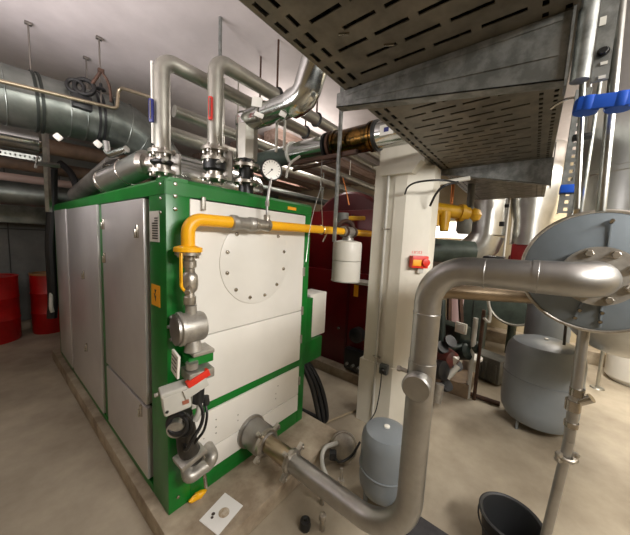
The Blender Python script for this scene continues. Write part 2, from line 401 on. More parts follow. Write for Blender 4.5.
P = thing('pressure_gauge', 'round white pressure gauge on a thin stem above the yellow pipe', 'gauge', (.562, GY, 1.83))
b = BM(); pipe(b, [(.562, GY, GZ+.066), (.562, GY, 1.925)], .008, .02, 12); lathe(b, [(.015,0),(.015,.03)], (.562, GY, 1.875), (0,0,1), 6); part('stem', b, STEEL, P)
gc = oy(GY, 271.5, 170); gd = (CP-gc); gd.z = -.02; gd = (gd.normalized()+V((0,-.5,0))).normalized()
part('stem_neck', sweep(BM(), [(.562, GY, 1.90), V((gc.x, gc.y, gc.z-.05))], .010, 12), STEEL, P)
part('bezel', lathe(BM(), [(.050, -.045), (.062, -.04), (.062, 0), (.067, .002), (.067, .010), (.060, .012), (.058, .006), (0, .005)], gc, gd, 40), BLKP, P)
part('dial', lathe(BM(), [(.059, .0055), (.059, .008), (0, .0082)], gc, gd, 40), DIAL, P)
Rg = frame(gd); b = BM()
for k in range(15):
    a = -.8 + k*(PI+1.6)/14; box(b, gc+Rg @ V((.050*math.cos(a), .050*math.sin(a), .0088)), (.010 if k % 2 else .014, .0022, .001), Rg @ Matrix.Rotation(a, 3, 'Z'))
box(b, gc+Rg @ V((-.010, -.012, .010)), (.046, .003, .001), Rg @ Matrix.Rotation(.8, 3, 'Z')); lathe(b, [(.006,.008),(.006,.012),(0,.0125)], gc, gd, 12)
part('needle_and_scale', b, BLKP, P)

Vv = thing('gas_valve', 'brass and steel ball valve with yellow lever under the yellow flange', 'valve', (gx, GY, 1.32))
b = BM(); lathe(b, [(.026, 0), (.030, .004), (.030, .04), (.024, .045), (.022, .06), (.036, .075), (.040, .10), (.040, .125), (.036, .15), (.024, .165), (.024, .185), (.032, .19), (.032, .22), (.026, .225), (.026, .255)], (gx+.008, GY, 1.325), (0,0,1), 24); part('valve_body', b, FLNG, Vv)
b = BM(); sweep(b, fillet([(gx-.035, GY-.05, 1.40), (gx-.06, GY-.055, 1.43), (gx-.062, GY-.057, 1.575)], .03, 6), .007, 8); box(b, (gx-.062, GY-.057, 1.52), (.008, .020, .14), None, .003); part('lever', b, YEL, Vv)
b = BM(); cyl(b, (gx, GY-.02, 1.425), (gx-.03, GY-.055, 1.405), .012, 12); hexbolt(b, (gx-.03, GY-.055, 1.405), (-.6,-.8,-.2), .015, .014); part('spindle', b, STEELB, Vv)

FR = thing('gas_filter', 'round chrome gas filter body below the ball valve', 'filter', (.075, GY, 1.14))
fc = oy(GY, 191, 327)
part('filter_body', lathe(BM(), [(.080, -.065), (.086, -.06), (.086, -.045), (.076, -.042), (.076, .05), (.070, .062), (.05, .07), (0, .072)], fc, (1, -.12, 0), 36), CAST, FR)
b = BM(); lathe(b, [(.078, .0), (.078, .012), (.066, .016), (0, .017)], fc-V((.066,-.008,0)), (-1,.12,0), 36)
for k in range(6):
    a = k*PI/3; hexbolt(b, fc-V((.075,-.009,0))+V((0, .066*math.cos(a), .066*math.sin(a))), (-1,.12,0), .009, .010)
part('filter_cover', b, STEEL, FR)
part('inlet', cyl(BM(), fc+V((.0,0,.07)), fc+V((0,0,.115)), .028, 18), CAST, FR); part('outlet', cyl(BM(), fc+V((.01,0,-.07)), fc+V((.012,0,-.125)), .034, 18, .046), CAST, FR)

# control valve block
K = thing('gas_control_valve', 'gas control valve with white label plate and red stripe', 'valve', (.1, GY, .93))
kb = oy(GY, 196, 357)
Rk = Matrix.Rotation(-.1, 3, 'Z')
b = BM(); box(b, kb+V((.02, .02, -.01)), (.13, .10, .05), Rk, .006); part('green_block', b, GREEN, K, 'green bracket block')
b = BM(); box(b, kb+V((.02,0,.035)), (.11, .12, .02), Rk, .004); part('cap_plate', b, CAST, K)
b = BM(); box(b, oy(GY-.02, 194, 371)+V((.02,0,-.01)), (.13, .12, .05), Rk, .008); cyl(b, oy(GY-.03, 192, 368), oy(GY-.03, 192, 362), .03, 20); part('valve_block', b, CAST, K)
lp = oy(GY, 178, 363); b = BM(); box(b, lp+V((-.012,0,0)), (.012, .09, .12), Rk @ Matrix.Rotation(.15, 3, 'X'), .003); lpo = part('label_plate', b, WHT, K)
b = BM()
for k in range(4): box(b, lp+V((-.0195, .0, .038-k*.022)), (.002, .055 if k % 2 else .07, .006), Rk @ Matrix.Rotation(.15, 3, 'X'))
part('printing', b, GREYBOX, lpo)
rc = oy(GY-.07, 198, 378); b = BM(); box(b, rc, (.115, .03, .038), Rk @ Matrix.Rotation(-.34, 3, 'Y'), .004); part('red_stripe', b, REDL, K)
b = BM(); box(b, rc+V((-.01,.03,-.045)), (.12, .09, .05), Rk @ Matrix.Rotation(-.30, 3, 'Y'), .006); part('lower_housing', b, GREYP, K)
b = BM(); cyl(b, oy(GY-.06, 199, 388), oy(GY-.06, 198, 402), .028, 18); cyl(b, oy(GY-.06, 205, 397), oy(GY-.06, 206, 404), .02, 14); part('cable_gland', b, BLKP, K)

A = thing('valve_actuator', 'light grey actuator box with rounded corners at the boiler corner', 'actuator', (.05, GY, .75))
ac = oy(GY-.02, 176, 399)
Ra = Matrix.Rotation(-.25, 3, 'Z') @ Matrix.Rotation(-.10, 3, 'Y')
ab = part('housing', box(BM(), ac, (.125, .08, .105), Ra, .014, 3), GREYP, A)
part('lid', box(BM(), ac+Ra @ V((-.002,.004,.056)), (.128, .086, .026), Ra, .010, 3), GREYP, A)
b = BM(); box(b, ac+Ra @ V((.035,-.041,-.01)), (.03, .004, .02), Ra); part('badge', b, mat('brown_badge', (150,90,70), .5), ab)
part('screw', lathe(BM(), [(.008,0),(.006,.004),(0,.005)], ac+Ra @ V((-.048,-.040,-.025)), Ra @ V((0,-1,0)), 10), BLKP, ab)
b = BM(); hexbolt(b, ac+Ra @ V((-.068,.02,.045)), Ra @ V((-1,0,0)), .010, .02); part('side_screw', b, CAST, ab)

Kb = thing('burner_inlet_body', 'dark cast gas inlet body with black ring under the actuator box', 'valve', (.08, GY, .45))
b = BM(); torus(b, oy(GY-.04, 178, 424), (-.75,-.6,.15), .048, .014, 28, 10); part('ring', b, BLKP, Kb)
b = BM(); p0 = oy(GY+.02, 180, 420); cyl(b, p0, p0+V((-.05,-.06,.0)), .042, 24); part('inlet_cap', b, CAST, Kb)
b = BM(); sweep(b, spline([oy(GY, 182, 415), oy(GY, 186, 432), oy(GY, 188, 448), oy(GY+.02, 195, 456)], 6), .05, 20); part('body', b, mat('dark_cast', (72,68,62), .5, .6, rgb2=(46,44,40), scale=9), Kb)
b = BM(); box(b, oy(GY, 190, 455), (.14, .11, .03), Matrix.Rotation(-.2, 3, 'Y'), .008); part('base_flange', b, CAST, Kb)
b = BM()
U = thing('drain_bend', 'silver U shaped pipe bend low on the boiler front corner', 'pipe', (.14, GY, .3))
part('bend', sweep(BM(), spline([oy(-.01, 208, 447), oy(GY, 212, 456), oy(GY, 208, 464), oy(GY, 201, 469), oy(GY, 190, 476), oy(-.05, 187, 466), oy(-.02, 187, 462)], 8), .034, 22), CAST, U)
part('drain_tap', cyl(BM(), oy(GY, 204, 472), oy(GY, 206, 487), .010, 12), STEELB, U)
part('wall_plate', wb(BM(), .128, .20, -.012, 0, .245, .40), CAST, U)
# black cables hanging from the valve to the inlet
def cable(pts, r, label, name='cable', cat='cable', m=CABLE, n=8, group=None):
    return single(name, sweep(BM(), spline(pts, n), r, 10), m, label, cat, group)
cable([oy(-.17, 199, 402), oy(-.19, 203, 412), oy(-.2, 201, 425), oy(-.2, 192, 440), oy(-.17, 186, 450), oy(-.12, 184, 440)], .009, 'thick black cable curving down from the red striped valve to the inlet body')
cable([oy(-.15, 205, 403), oy(-.18, 207, 415), oy(-.18, 204, 430), oy(-.16, 197, 440), oy(-.11, 192, 448)], .007, 'thin black cable right of the thick one below the red striped valve')
cable([oy(-.19, 186, 414), oy(-.2, 191, 420), oy(-.19, 190, 432), oy(-.17, 184, 436), oy(-.14, 178, 434)], .007, 'short black cable looping below the grey actuator box')
b = BM(); sweep(b, spline([oy(-.16, 200, 402), oy(-.17, 199, 412), oy(-.16, 195, 420)], 4), .016, 14); single('cable_connector', b, GREYP, 'grey plug connector among the black cables below the valve', 'connector')

# yellow rag under the base rail
b = BM(); lathe(b, [(.0,0),(.03,.006),(.035,.018),(.02,.03),(0,.033)], V((.155, -.022, PT)), (0,0,1), 14)
for v in b.verts: v.co = V((V((.155, -.022, PT)).x+(v.co.x-V((.155, -.022, PT)).x)*1.6, V((.155, -.022, PT)).y+(v.co.y-V((.155, -.022, PT)).y)*.6+random.uniform(-.004,.004), v.co.z+random.uniform(0,.005)))
for v in b.verts: v.co.z = max(v.co.z, PT+.001)
single('cleaning_rag', b, YEL, 'crumpled yellow rag on the plinth below the green base rail', 'rag')

# paper card on plinth
q = [oz(PT+.001, a, c) for a, c in ((199,521), (225,493), (243,506), (218,536))]
b = BM(); prism(b, q, (0,0,.003)); pc = single('paper_card', b, PAPER, 'white printed card lying on the plinth in front of the boiler', 'card')
cc = (q[0]+q[1]+q[2]+q[3])/4+V((0,0,.0035))
b = BM(); lathe(b, [(.030,0),(.030,.0008)], cc+V((.008,-.01,0)), (0,0,1), 20); part('printed_disc', b, mat('printed_brown', (150,130,104), .6, rgb2=(190,178,160), scale=40), pc)
b = BM(); lathe(b, [(.010,0),(.010,.0008)], cc+V((-.035,.028,0)), (0,0,1), 12); lathe(b, [(.008,0),(.008,.0008)], cc+V((-.05,.015,0)), (0,0,1), 12); part('printed_marks', b, mat('printed_dark', (60,48,44), .6), pc)

# ------------------------------------------------------------------ white gas meter at the end of the yellow pipe
MX, MY = 1.53, -.10
N = thing('gas_filter_drum', 'white cylindrical gas filter drum hanging from the yellow pipe beside the column', 'filter', (MX, MY, 1.34))
part('lower_can', lathe(BM(), [(.09, 1.318), (.125, 1.322), (.130, 1.335), (.130, 1.50)], (MX, MY, 0), (0,0,1), 40), WHT, N)
part('upper_can', lathe(BM(), [(.130, 1.505), (.131, 1.508), (.131, 1.655), (.122, 1.675), (.06, 1.688), (0, 1.69)], (MX, MY, 0), (0,0,1), 40), WHT, N)
b = BM(); lathe(b, [(.134, 1.315), (.134, 1.325)], (MX, MY, 0), (0,0,1), 40); part('bottom_rim', b, GREYP, N)
b = BM(); lathe(b, [(.055, 1.685), (.05, 1.71), (.035, 1.72), (.035, GZ)], (MX, MY, 0), (0,0,1), 24); cyl(b, (1.43, MY, GZ+.012), (1.63, MY, GZ+.012), .045, 20); part('head', b, CAST, N)
b = BM(); lathe(b, [(.05, 0), (.05, .03)], (1.45, MY, GZ+.012), (1,0,0), 16); lathe(b, [(.05, 0), (.05, .03)], (1.585, MY, GZ+.012), (1,0,0), 16); part('collar', b, RUST, N)
# dark flanged valve above the drum
Q = thing('motor_valve', 'brown and grey valve with round grey head above the white gas drum', 'valve', (1.62, .05, 1.8))
b = BM(); torus(b, (1.64, .0, 1.80), (.8,.5,.1), .07, .022, 28, 10); part('wheel', b, RUST, Q)
b = BM(); cyl(b, (1.66, .05, 1.86), (1.66, .05, 1.95), .055, 20); part('head', b, GREYBOX, Q)
b = BM(); cyl(b, (1.60, -.02, 1.80), (1.85, .10, 1.80), .035, 16); part('stem', b, RUST, Q)
b = BM(); cyl(b, (1.66, .05, 1.90), (1.90, -.05, 1.92), .022, 14); part('pipe_branch', b, YELD, Q)
# suspension ropes
rp0 = od(2.0, 322, 177)
cable([od(2.05, 322, 160), od(2.0, 321, 185), V((1.13, GY-.01, GZ+.04))], .0035, 'right leg of the forked wire holding up the yellow pipe', 'suspension_wire', 'wire', GALVP, 3)
cable([od(2.0, 321.2, 186), od(1.95, 311, 222), od(1.90, 306, 262)], .003, 'left leg of the forked wire falling behind the boiler post', 'suspension_wire', 'wire', GALVP, 3)
cable([od(2.3, 343, 178), od(2.3, 346, 190), od(2.3, 349, 205)], .006, 'short orange pipe strap hanging right of the vertical channel', 'strap', 'strap', COPPER, 3)

# ------------------------------------------------------------------ three risers on top of the boiler
def riser(name, label, pos, r, ztop, end, flz, lab_m, thm, parts_z, m=CHROMED, rise_label=None):
    x, y = pos
    t = thing(name, label, 'pipe', (x, y, T))
    b = BM(); pipe(b, [(x, y, parts_z[0]), (x, y, ztop), end], r, r*1.75, 24, 10); part('pipe_jacket', b, m, t)
    for k, z in enumerate(flz):
        b = BM(); flange(b, (x, y, z), (0,0,1), r*1.75, .02, 6, .010, .018); part('flange', b, FLNG, t)
    lo, hi = min(flz), max(flz)
    b = BM(); cyl(b, (x, y, lo), (x, y, parts_z[0]+.01), r*.9, 20); part('neck', b, FLNG, t)
    b = BM(); lathe(b, [(r*1.15, 0), (r*1.5, .01), (r*1.5, hi-lo-.10), (r*1.15, hi-lo-.09)], (x, y, lo+.045), (0,0,1), 24); vb = part('valve_body', b, BLKP, t, 'black rubber and iron valve body')
    b = BM(); cyl(b, (x-.02, y-.05, (lo+hi)/2), (x-.03, y-.13, (lo+hi)/2), .012, 12); box(b, (x+.06, y-.06, (lo+hi)/2-.005), (.03, .06, hi-lo+.02), Matrix.Rotation(.7, 3, 'Z'), .01); part('valve_lever', b, CAST, t)
    b = BM(); lathe(b, [(r*1.3, 0), (r*1.1, .04), (r*.9, .05)], (x, y, T-.002), (0,0,1), 24); part('base_socket', b, CAST, t)
    if thm:
        side = rt*-1
        p = V((x, y, thm[0])) + side*(r+.006) + V((0,0,0))
        if thm[2]: p = V((x, y, thm[0])) - fw*(r+.010) - rt*(.008 if thm[1] is THRED else .034)
        b = BM(); box(b, p, (.026, .022, .14), Matrix.Rotation(-yaw, 3, 'Z'), .006); th = part('thermometer', b, thm[1], t)
        b = BM(); q_ = p - fw*.012; box(b, q_, (.008, .004, .11), Matrix.Rotation(-yaw, 3, 'Z')); part('scale_tube', b, STEELB, th)
    return t
p1 = od(1.75, 162, 100); p2 = od(1.75, 215.5, 100); p3 = od(1.85, 247, 140)
p1 = (p1.x, p1.y); p2 = (p2.x, p2.y); p3 = (p3.x, p3.y)
z1 = od(1.75, 162, 61).z; z2 = od(1.75, 215, 62).z
riser('flow_pipe', 'jacketed riser at the boiler corner with a blue thermometer', p1, .049, z1, (4.6, p1[1], z1), (od(1.75,162,152).z, od(1.75,162,171).z), None, (od(1.75, 159, 115).z, NAVY, True), (od(1.75,162,148).z,))
riser('return_pipe', 'jacketed riser with a red thermometer, middle of the three on the boiler', p2, .049, z2, (4.6, p2[1], z2), (od(1.75,215,149).z, od(1.75,215,158).z-.005, od(1.75,215,177).z), None, (od(1.75, 213, 113).z, THRED, True), (od(1.75,215,146).z,))
# thin white conduit up the left side of the first riser
b = BM(); pl_ = V((p1[0], p1[1], 0)) - rt*.062
sweep(b, [(pl_.x, pl_.y, z1-.02), (pl_.x, pl_.y, od(1.75, 157, 142).z)], .009, 10); single('sensor_conduit', b, WHT, 'thin white conduit up the left side of the corner riser', 'conduit')

z3 = od(1.85, 247, 122).z
t3 = thing('flue_gas_duct', 'shiny aluminium jacketed pipe from the boiler rising towards the cable tray', 'pipe', (p3[0], p3[1], T))
ab_ = od(1.55, 300, 92); q1 = V((p3[0], -.27, z3))
jr = .066
b = BM(); pipe(b, [(p3[0], p3[1], 2.20), (p3[0], p3[1], 2.33), (p3[0], p3[1], z3)], jr+.006, .05, 8, 6); part('jacket_riser', b, CHROMED, t3)
b = BM(); box(b, (p3[0], p3[1], z3-.005), (.135, .14, .12), Matrix.Rotation(.3, 3, 'Z'), .03, 1); part('mitre_elbow', b, CHROME, t3)
b = BM(); cyl(b, (p3[0], p3[1], z3), q1, jr, 22); part('jacket_arm', b, CHROME, t3)
b = BM(); pipe(b, [q1+V((0,.02,0)), V((p3[0], -.345, z3+.01)), V((p3[0], -.43, z3+.22)), V((p3[0], -.62, z3+.36)), V((p3[0], -1.5, z3+.38))], jr+.012, .07, 22, 2); part('jacket_bend', b, CHROME, t3)
for p in (q1, V((p3[0], -.02, z3+.005))): part('band', torus(BM(), p, (0,1,0), jr+.003, .005, 24, 6), STEELB, t3)
for zz in (od(1.85, 247, 166).z, od(1.85, 247, 182).z):
    b = BM(); flange(b, (p3[0], p3[1], zz), (0,0,1), .088, .02, 6, .010, .016); part('flange', b, FLNG, t3)
b = BM(); cyl(b, (p3[0], p3[1], T-.02), (p3[0], p3[1], 2.22), .05, 20); part('neck', b, BLKP, t3)
def tagthing(px, py, D, w, h, a, label):
    p = od(D, px, py); b = BM(); box(b, p, (w, .006, h), Matrix.Rotation(-yaw, 3, 'Z') @ Matrix.Rotation(a, 3, 'Y'), .002); o = single('pipe_tag', b, TAGM, label, 'tag', 'white tags on the aluminium jacket')
    return o
tagthing(257, 102, 1.62, .062, .055, .1, 'large white tag standing on top of the jacketed pipe')
tagthing(259, 115, 1.60, .055, .026, .35, 'small white tag below the large one near the mitre elbow')
tagthing(283, 114, 1.56, .04, .03, .4, 'small white tag on the jacketed pipe nearer the cable tray')
for px, y0, y1, lab in ((285, 118, 150, 'thin grey tube hanging below the rightmost white tag'), (277, 124, 152, 'thin grey tube hanging left of the one below the white tag')):
    b = BM(); cyl(b, od(1.75, px, y0), od(1.75, px-1, y1), .009, 10); single('hanging_tube', b, GREYP, lab, 'tube', 'thin tubes below the jacketed pipe')
b = BM(); cyl(b, V((p2[0]+.14, p2[1]+.18, z2+.06)), V((p2[0]+.14, p2[1]+.18, CZ)), .012, 10); single('threaded_rod', b, GALVD, 'grey ceiling rod directly behind the middle riser elbow', 'rod')

# pipe clamps on the horizontal runs
for i, (x, (px, py), z) in enumerate(((.95, p2, z2), (1.45, p2, z2), (1.0, p1, z1), (1.6, p1, z1))):
    t = thing('pipe_clamp', ['dark clamp on the nearer ceiling run beside the middle riser', 'dark clamp farther along the nearer ceiling run', 'dark clamp on the rear ceiling run behind the middle riser', 'dark clamp farther along the rear ceiling run'][i], 'clamp', (x, py, z), 'pipe clamps on the ceiling runs')
    part('ring', torus(BM(), (x, py, z), (1,0,0), .054, .012, 20, 8), BLKP, t)
    part('rod', cyl(BM(), (x, py, z+.055), (x, py, CZ), .008, 8), RUST, t)
# smaller parallel runs behind
for i, (y, z, r, m) in enumerate(((.85, 2.62, .045, CHROMED), (1.08, 2.52, .06, CHROMED), (1.35, 2.30, .05, GALV))):
    b = BM(); pipe(b, [(.42, y, z), (4.4, y, z)], r, .1, 18); [cyl(b, (x_, y, z+r*.8), (x_, y, CZ), .007, 8) for x_ in (1.0, 3.0)]; single('service_pipe', b, m, ['slim jacketed pipe running level behind the middle riser', 'thicker jacketed pipe running level behind the slim one', 'grey bare pipe lowest behind the boiler risers'][i], 'pipe', 'level pipes behind the risers')

# ------------------------------------------------------------------ big galvanised duct on the left
DYc, Rr = 1.66, .205
t = thing('ventilation_duct', 'large galvanised spiral duct hung across the ceiling on the left', 'duct', (-.2, DYc, 2.4))
dz = lambda x: 2.622 + (x+.3)*.06
DXe = .20
part('duct_run', cyl(BM(), (-2.6, DYc, dz(-2.6)), (DXe, DYc, dz(DXe)), Rr, 40), GALV, t)
b = BM(); prev = V((DXe-.01, DYc, dz(DXe))); nd = V((1,0,.06)).normalized()
dirs = [V((1,-.0,-.12)), V((1,-.03,-.45)), V((.8,-.06,-.75))]; lens = [.14, .16, .17]
pts = [prev]
for d_, l_ in zip(dirs, lens): prev = prev + d_.normalized()*l_; pts.append(prev)
sweep(b, pts, Rr+.006, 40); part('segment_bend', b, GALV, t)
for p_, d_ in zip(pts[1:], dirs): part('seam', torus(BM(), p_, d_, Rr+.008, .005, 40, 6), GALV, t)
b = BM(); e0 = pts[-1]; sweep(b, [e0, e0+V((.25, -.02, -.26))], Rr, 40); part('duct_drop', b, GALV, t)
for x in (-.265, -.235, .10, .135):
    part('band_clamp', lathe(BM(), [(Rr+.002, -.010), (Rr+.010, -.008), (Rr+.010, .008), (Rr+.002, .010)], (x, DYc, dz(x)), (1,0,.06), 40), BLKP if x > 0 else mat('dark_band', (58,62,58), .5, .8), t)
for x in (-.95, -.42, -.08, .02):
    part('seam', torus(BM(), (x, DYc, dz(x)), (1,0,.06), Rr+.001, .004, 40, 6), GALV, t)
b = BM(); box(b, (-.02, DYc-Rr-.02, dz(0)+.02), (.12, .06, .10), None, .006); part('damper_box', b, BLKP, t)
rods = [((28,22), 'first of the three thin ceiling rods, farthest left above the duct'), ((86,57), 'shortest ceiling rod, behind the coiled cable over the duct'), ((99,37), 'ceiling rod with a forked bracket above the duct')]
for (px, py), lab in rods:
    q = oz(CZ, px, py); b = BM(); zb_ = dz(q.x) + math.sqrt(max(.0, Rr**2-min(Rr*.98, abs(q.y-DYc))**2))
    cyl(b, (q.x, q.y, zb_ - .01), (q.x, q.y, CZ), .006, 10); box(b, (q.x, q.y, CZ-.010), (.04, .03, .02), None, .003)
    single('ceiling_rod', b, mat('dull_rod_steel', (120,114,108), .45, .7), lab, 'rod', 'rods holding the large duct')
# thin copper-grey conduit in front of the duct
cy_ = 1.36
b = BM(); pipe(b, [(-2.2, cy_, oy(cy_, -20, 74).z - .0), oy(cy_, 0, 81), oy(cy_, 117, 109), oy(cy_, 118.5, 87), oy(1.0, 156, 99)], .014, .04, 12, 6)
single('steel_conduit', b, mat('conduit_brass_grey', (160,148,126), .35, .9), 'thin steel conduit running in front of the large duct with an offset bend', 'conduit')
c0 = oy(1.42, 84.5, 87)
t = thing('coiled_cable', 'coil of black cable hanging on top of the large duct', 'cable', c0)
part('coil', torus(BM(), c0, (-.45,-.85,.25), .062, .017, 28, 8), CABLE, t)
part('coil', torus(BM(), c0+V((-.05,.02,-.01)), (-.3,-.95,.2), .05, .014, 24, 8), CABLE, t)
q = oy(1.36, 101, 71); b = BM(); sweep(b, [oy(1.40, 92, 84), q], .012, 10); sweep(b, spline([q, oy(1.36, 107, 80), oy(1.36, 110, 90), oy(1.36, 111, 102)], 6), .010, 10); box(b, q, (.04,.03,.03), None, .005)
single('forked_bracket', b, RUST, 'forked brown bracket under the ceiling rod beside the coiled cable', 'bracket')
b = BM(); q = oy(1.42, 101, 90); lathe(b, [(.035, 0), (.03, .012), (.012, .02), (.010, .05)], q, (0,0,1), 16); single('rod_foot', b, BLKP, 'small black foot on the duct under the ceiling rod', 'bracket')

# pipes below the duct, running behind the boiler
lowp = [
 ('jacketed_pipe', [(-2.6, 2.9, 2.50), (-.17, 2.9, 2.59)], .118, CHROME, 'bright aluminium jacketed pipe ending under the large duct', 'pipe'),
 ('lagged_pipe', [(-.2, 2.9, 2.57), (1.2, 2.9, 2.60), (2.6, 2.9, 2.60)], .085, BROWN, 'brown lagged pipe continuing from the jacketed pipe end', 'pipe'),
 ('lagged_pipe', [(-2.0, 3.25, 2.36), (3.0, 3.25, 2.44)], .075, BROWN, 'brown lagged pipe below the first one, behind the vertical strut', 'pipe'),
 ('lagged_pipe', [(-2.0, 3.5, 2.22), (3.0, 3.5, 2.30)], .05, mat('pinkish_lagging', (160,136,124), .6), 'slim pinkish pipe lowest of the lagged pipes', 'pipe'),
 ('header_pipe', [(-2.2, 3.3, 2.03), (.6, 3.3, 2.06), (2.2, 3.3, 2.06)], .135, GALV, 'wide grey steel header pipe level behind the boiler at the left', 'pipe')]
for nm, pts, r, m, lab, cat in lowp:
    b = BM(); pipe(b, pts, r, .1, 24); 
    if nm == 'jacketed_pipe': lathe(b, [(r+.004, 0), (r+.004, .05), (r*.75, .09)], V(pts[-1]), (1,0,.03), 24); torus(b, V((-.42, 2.9, 2.581)), (1,0,.03), r+.002, .006, 24, 6)
    single(nm, b, m, lab, cat)
# perforated tray at the far left
def slotted(bm, o, du, dv, nu, nv, su, sv, th, stagger=False):
    # a sheet of nu x nv cells with one slot through each; o corner, du/dv cell vectors, su/sv slot share
    o, du, dv = V(o), V(du), V(dv); n = du.cross(dv).normalized()*th
    def cell(a, dv, slot):
        out = [a, a+du, a+du+dv, a+dv]
        vo = [[bm.verts.new(p+k) for p in out] for k in (V(), n)]
        if not slot:
            bm.faces.new(vo[0]); bm.faces.new(vo[1][::-1]); return
        c = a+(du+dv)/2; inn = [c-du*su/2-dv*sv/2, c+du*su/2-dv*sv/2, c+du*su/2+dv*sv/2, c-du*su/2+dv*sv/2]
        vi = [[bm.verts.new(p+k) for p in inn] for k in (V(), n)]
        for k in range(4):
            k2 = (k+1) % 4
            bm.faces.new((vo[0][k], vi[0][k], vi[0][k2], vo[0][k2])); bm.faces.new((vo[1][k], vo[1][k2], vi[1][k2], vi[1][k]))
            bm.faces.new((vi[0][k], vi[1][k], vi[1][k2], vi[0][k2]))
    for i in range(nu):
        if stagger and i % 2:
            cell(o+du*i, dv/2, False); cell(o+du*i+dv*(nv-.5), dv/2, False)
            for j in range(nv-1): cell(o+du*i+dv*(j+.5), dv, True)
        else:
            for j in range(nv): cell(o+du*i+dv*j, dv, True)
    return bm
b = BM(); q = oy(2.55, 50, 163); q0 = oy(2.55, -30, 150)
slotted(b, q0, (q-q0)/16, V((0,0,.05)), 16, 1, .4, .4, .003); box(b, (q0+q)/2+V((0,.05,0)), ((q-q0).length, .12, .004), frame((0,0,1)) @ Matrix.Rotation(0, 3, 'Z'))
single('cable_tray', b, GALVP, 'small perforated cable tray at the far left below the jacketed pipe', 'cable tray')
t = thing('support_strut', 'short upright galvanised strut with a cross arm behind the boiler corner', 'strut', oy(2.45, 55, 210))
b = BM(); a0, a1 = oy(2.45, 45, 128), oy(2.45, 49, 212); sweep(b, [a0, a1], .026, 4); part('upright', b, GALVP, t)
b = BM(); sweep(b, [oy(2.42, 37, 163), oy(2.42, 60, 166)], .022, 4); part('cross_arm', b, GALVP, t)
b = BM(); sweep(b, [oy(2.40, 38, 156), oy(2.40, 35, 168)], .010, 8); part('hook', b, STEELB, t)
cable([oy(2.9, 52, 168), oy(3.02, 52, 190), oy(3.06, 52, 215), oy(3.08, 50.5, 245), oy(3.10, 52, 275), oy(3.12, 53, 300), oy(3.12, 52, 318)], .05, 'thick black hose hanging down beside the far boiler corner', 'hose', 'hose', BLK)
cable([oy(2.9, 60, 163), oy(2.8, 70, 172), oy(2.7, 76, 185), oy(2.7, 77, 200)], .035, 'black hose curving down onto the boiler top at the far end', 'hose', 'hose', BLK)
cable([oy(3.12, 51.5, 285), oy(3.05, 51, 305), oy(3.05, 52.5, 312)], .02, 'pale cable end at the foot of the hanging black hose', 'cable', 'cable', GREYP)
# inclined flue pieces above boiler
t = thing('flue_connector', 'dark aluminium flue piece lying slanted above the rear of the boiler', 'pipe', od(2.6, 85, 196))
f0, f1 = od(2.9, 78, 196), od(2.45, 116, 165)
part('lagged_section', cyl(BM(), f0, f1, .088, 26), mat('dark_jacket', (170,166,160), .35, .8, rgb2=(130,127,122), scale=8), t)
g0, g1 = od(2.25, 106, 183), od(2.05, 148, 163)
part('bright_section', cyl(BM(), g0, g1, .098, 26), DUCTM, t, 'bright aluminium section')
part('bright_section', cyl(BM(), f1-(f1-f0)*.1, od(2.15, 132, 168), .08, 26), CHROME, t, 'bright aluminium section')
for k in (.05, .55): part('band', torus(BM(), g0+(g1-g0)*k, g1-g0, .099, .006, 26, 6), STEELB, t)
b = BM(); lathe(b, [(.06, -.05), (.075, -.04), (.075, .0), (.05, .02), (.05, .05), (.07, .06), (.07, .09)], od(1.98, 146, 164), rt, 24); part('coupling', b, FLNG, t)
t = thing('drop_pipe', 'short bright bent pipe hooked under the large duct end', 'pipe', od(2.0, 115, 155))
b = BM(); pipe(b, [od(2.15, 106, 142), od(2.15, 108, 156), od(2.1, 127, 149)], .026, .04, 14); part('bend', b, CHROME, t)
for px, py, lab in ((58, 137, 'left white dab clip under the large duct'), (98, 144, 'right white clip under the large duct')):
    b = BM(); box(b, od(2.05, px, py), (.05, .03, .045), Matrix.Rotation(.7, 3, 'Y'), .012); single('duct_clip', b, WHT, lab, 'clip', 'clips under the duct')
# cylinder behind the risers
b = BM(); lathe(b, [(0,0),(.19,.0),(.20,.02),(.20,.9),(.19,.92),(0,.92)], (.42, 1.05, 2.16), (1,0,0), 32); single('exhaust_collector', b, CHROME, 'bright horizontal aluminium cylinder on the boiler top behind the risers', 'cylinder')
b = BM(); wb(b, .5, 1.1, 1.3, 1.9, 1.955, 2.03); single('cylinder_bracket', b, GALVD, 'low grey bracket on boiler top behind the bright cylinder', 'bracket')

# ------------------------------------------------------------------ insulated pipe crossing above the column
IX, IZ = 1.30, 2.462
t = thing('insulated_pipe', 'fat insulated pipe with gold brown foil above the white column', 'pipe', (IX, 0, IZ-.1))
def seg_(y0, y1, r, m, nm, lab=None, r2=None): part(nm, cyl(BM(), (IX, y0, IZ), (IX, y1, IZ), r, 30, r2), m, t, lab)
seg_(.92, .40, .085, GREENBROWN, 'dark_section', 'dark lagged section')
seg_(.40, .0, .095, CHROME, 'bright_section', 'bright aluminium section')
seg_(-.09, -.44, .098, FOIL, 'foil_section', 'crinkled gold brown foil section')
seg_(-.46, -.695, .094, CHROME, 'bright_section')
for y, m in ((.40, GREYP), (.0, BLKP), (-.045, RUST), (-.09, FOIL), (-.45, BLKP), (-.41, FOIL)):
    part('ring', lathe(BM(), [(.09, -.012), (.108, -.010), (.108, .010), (.09, .012)], (IX, y, IZ), (0,1,0), 30), m, t)
seg_(.0, -.09, .085, BLKP, 'joint')
b = BM(); box(b, (IX-.0935, -.56, IZ-.01), (.004, .10, .07)); st = part('flow_sticker', b, TAGM, t)
b = BM(); box(b, (IX-.096, -.56, IZ-.01), (.002, .035, .03)); part('blue_mark', b, NAVY, st)
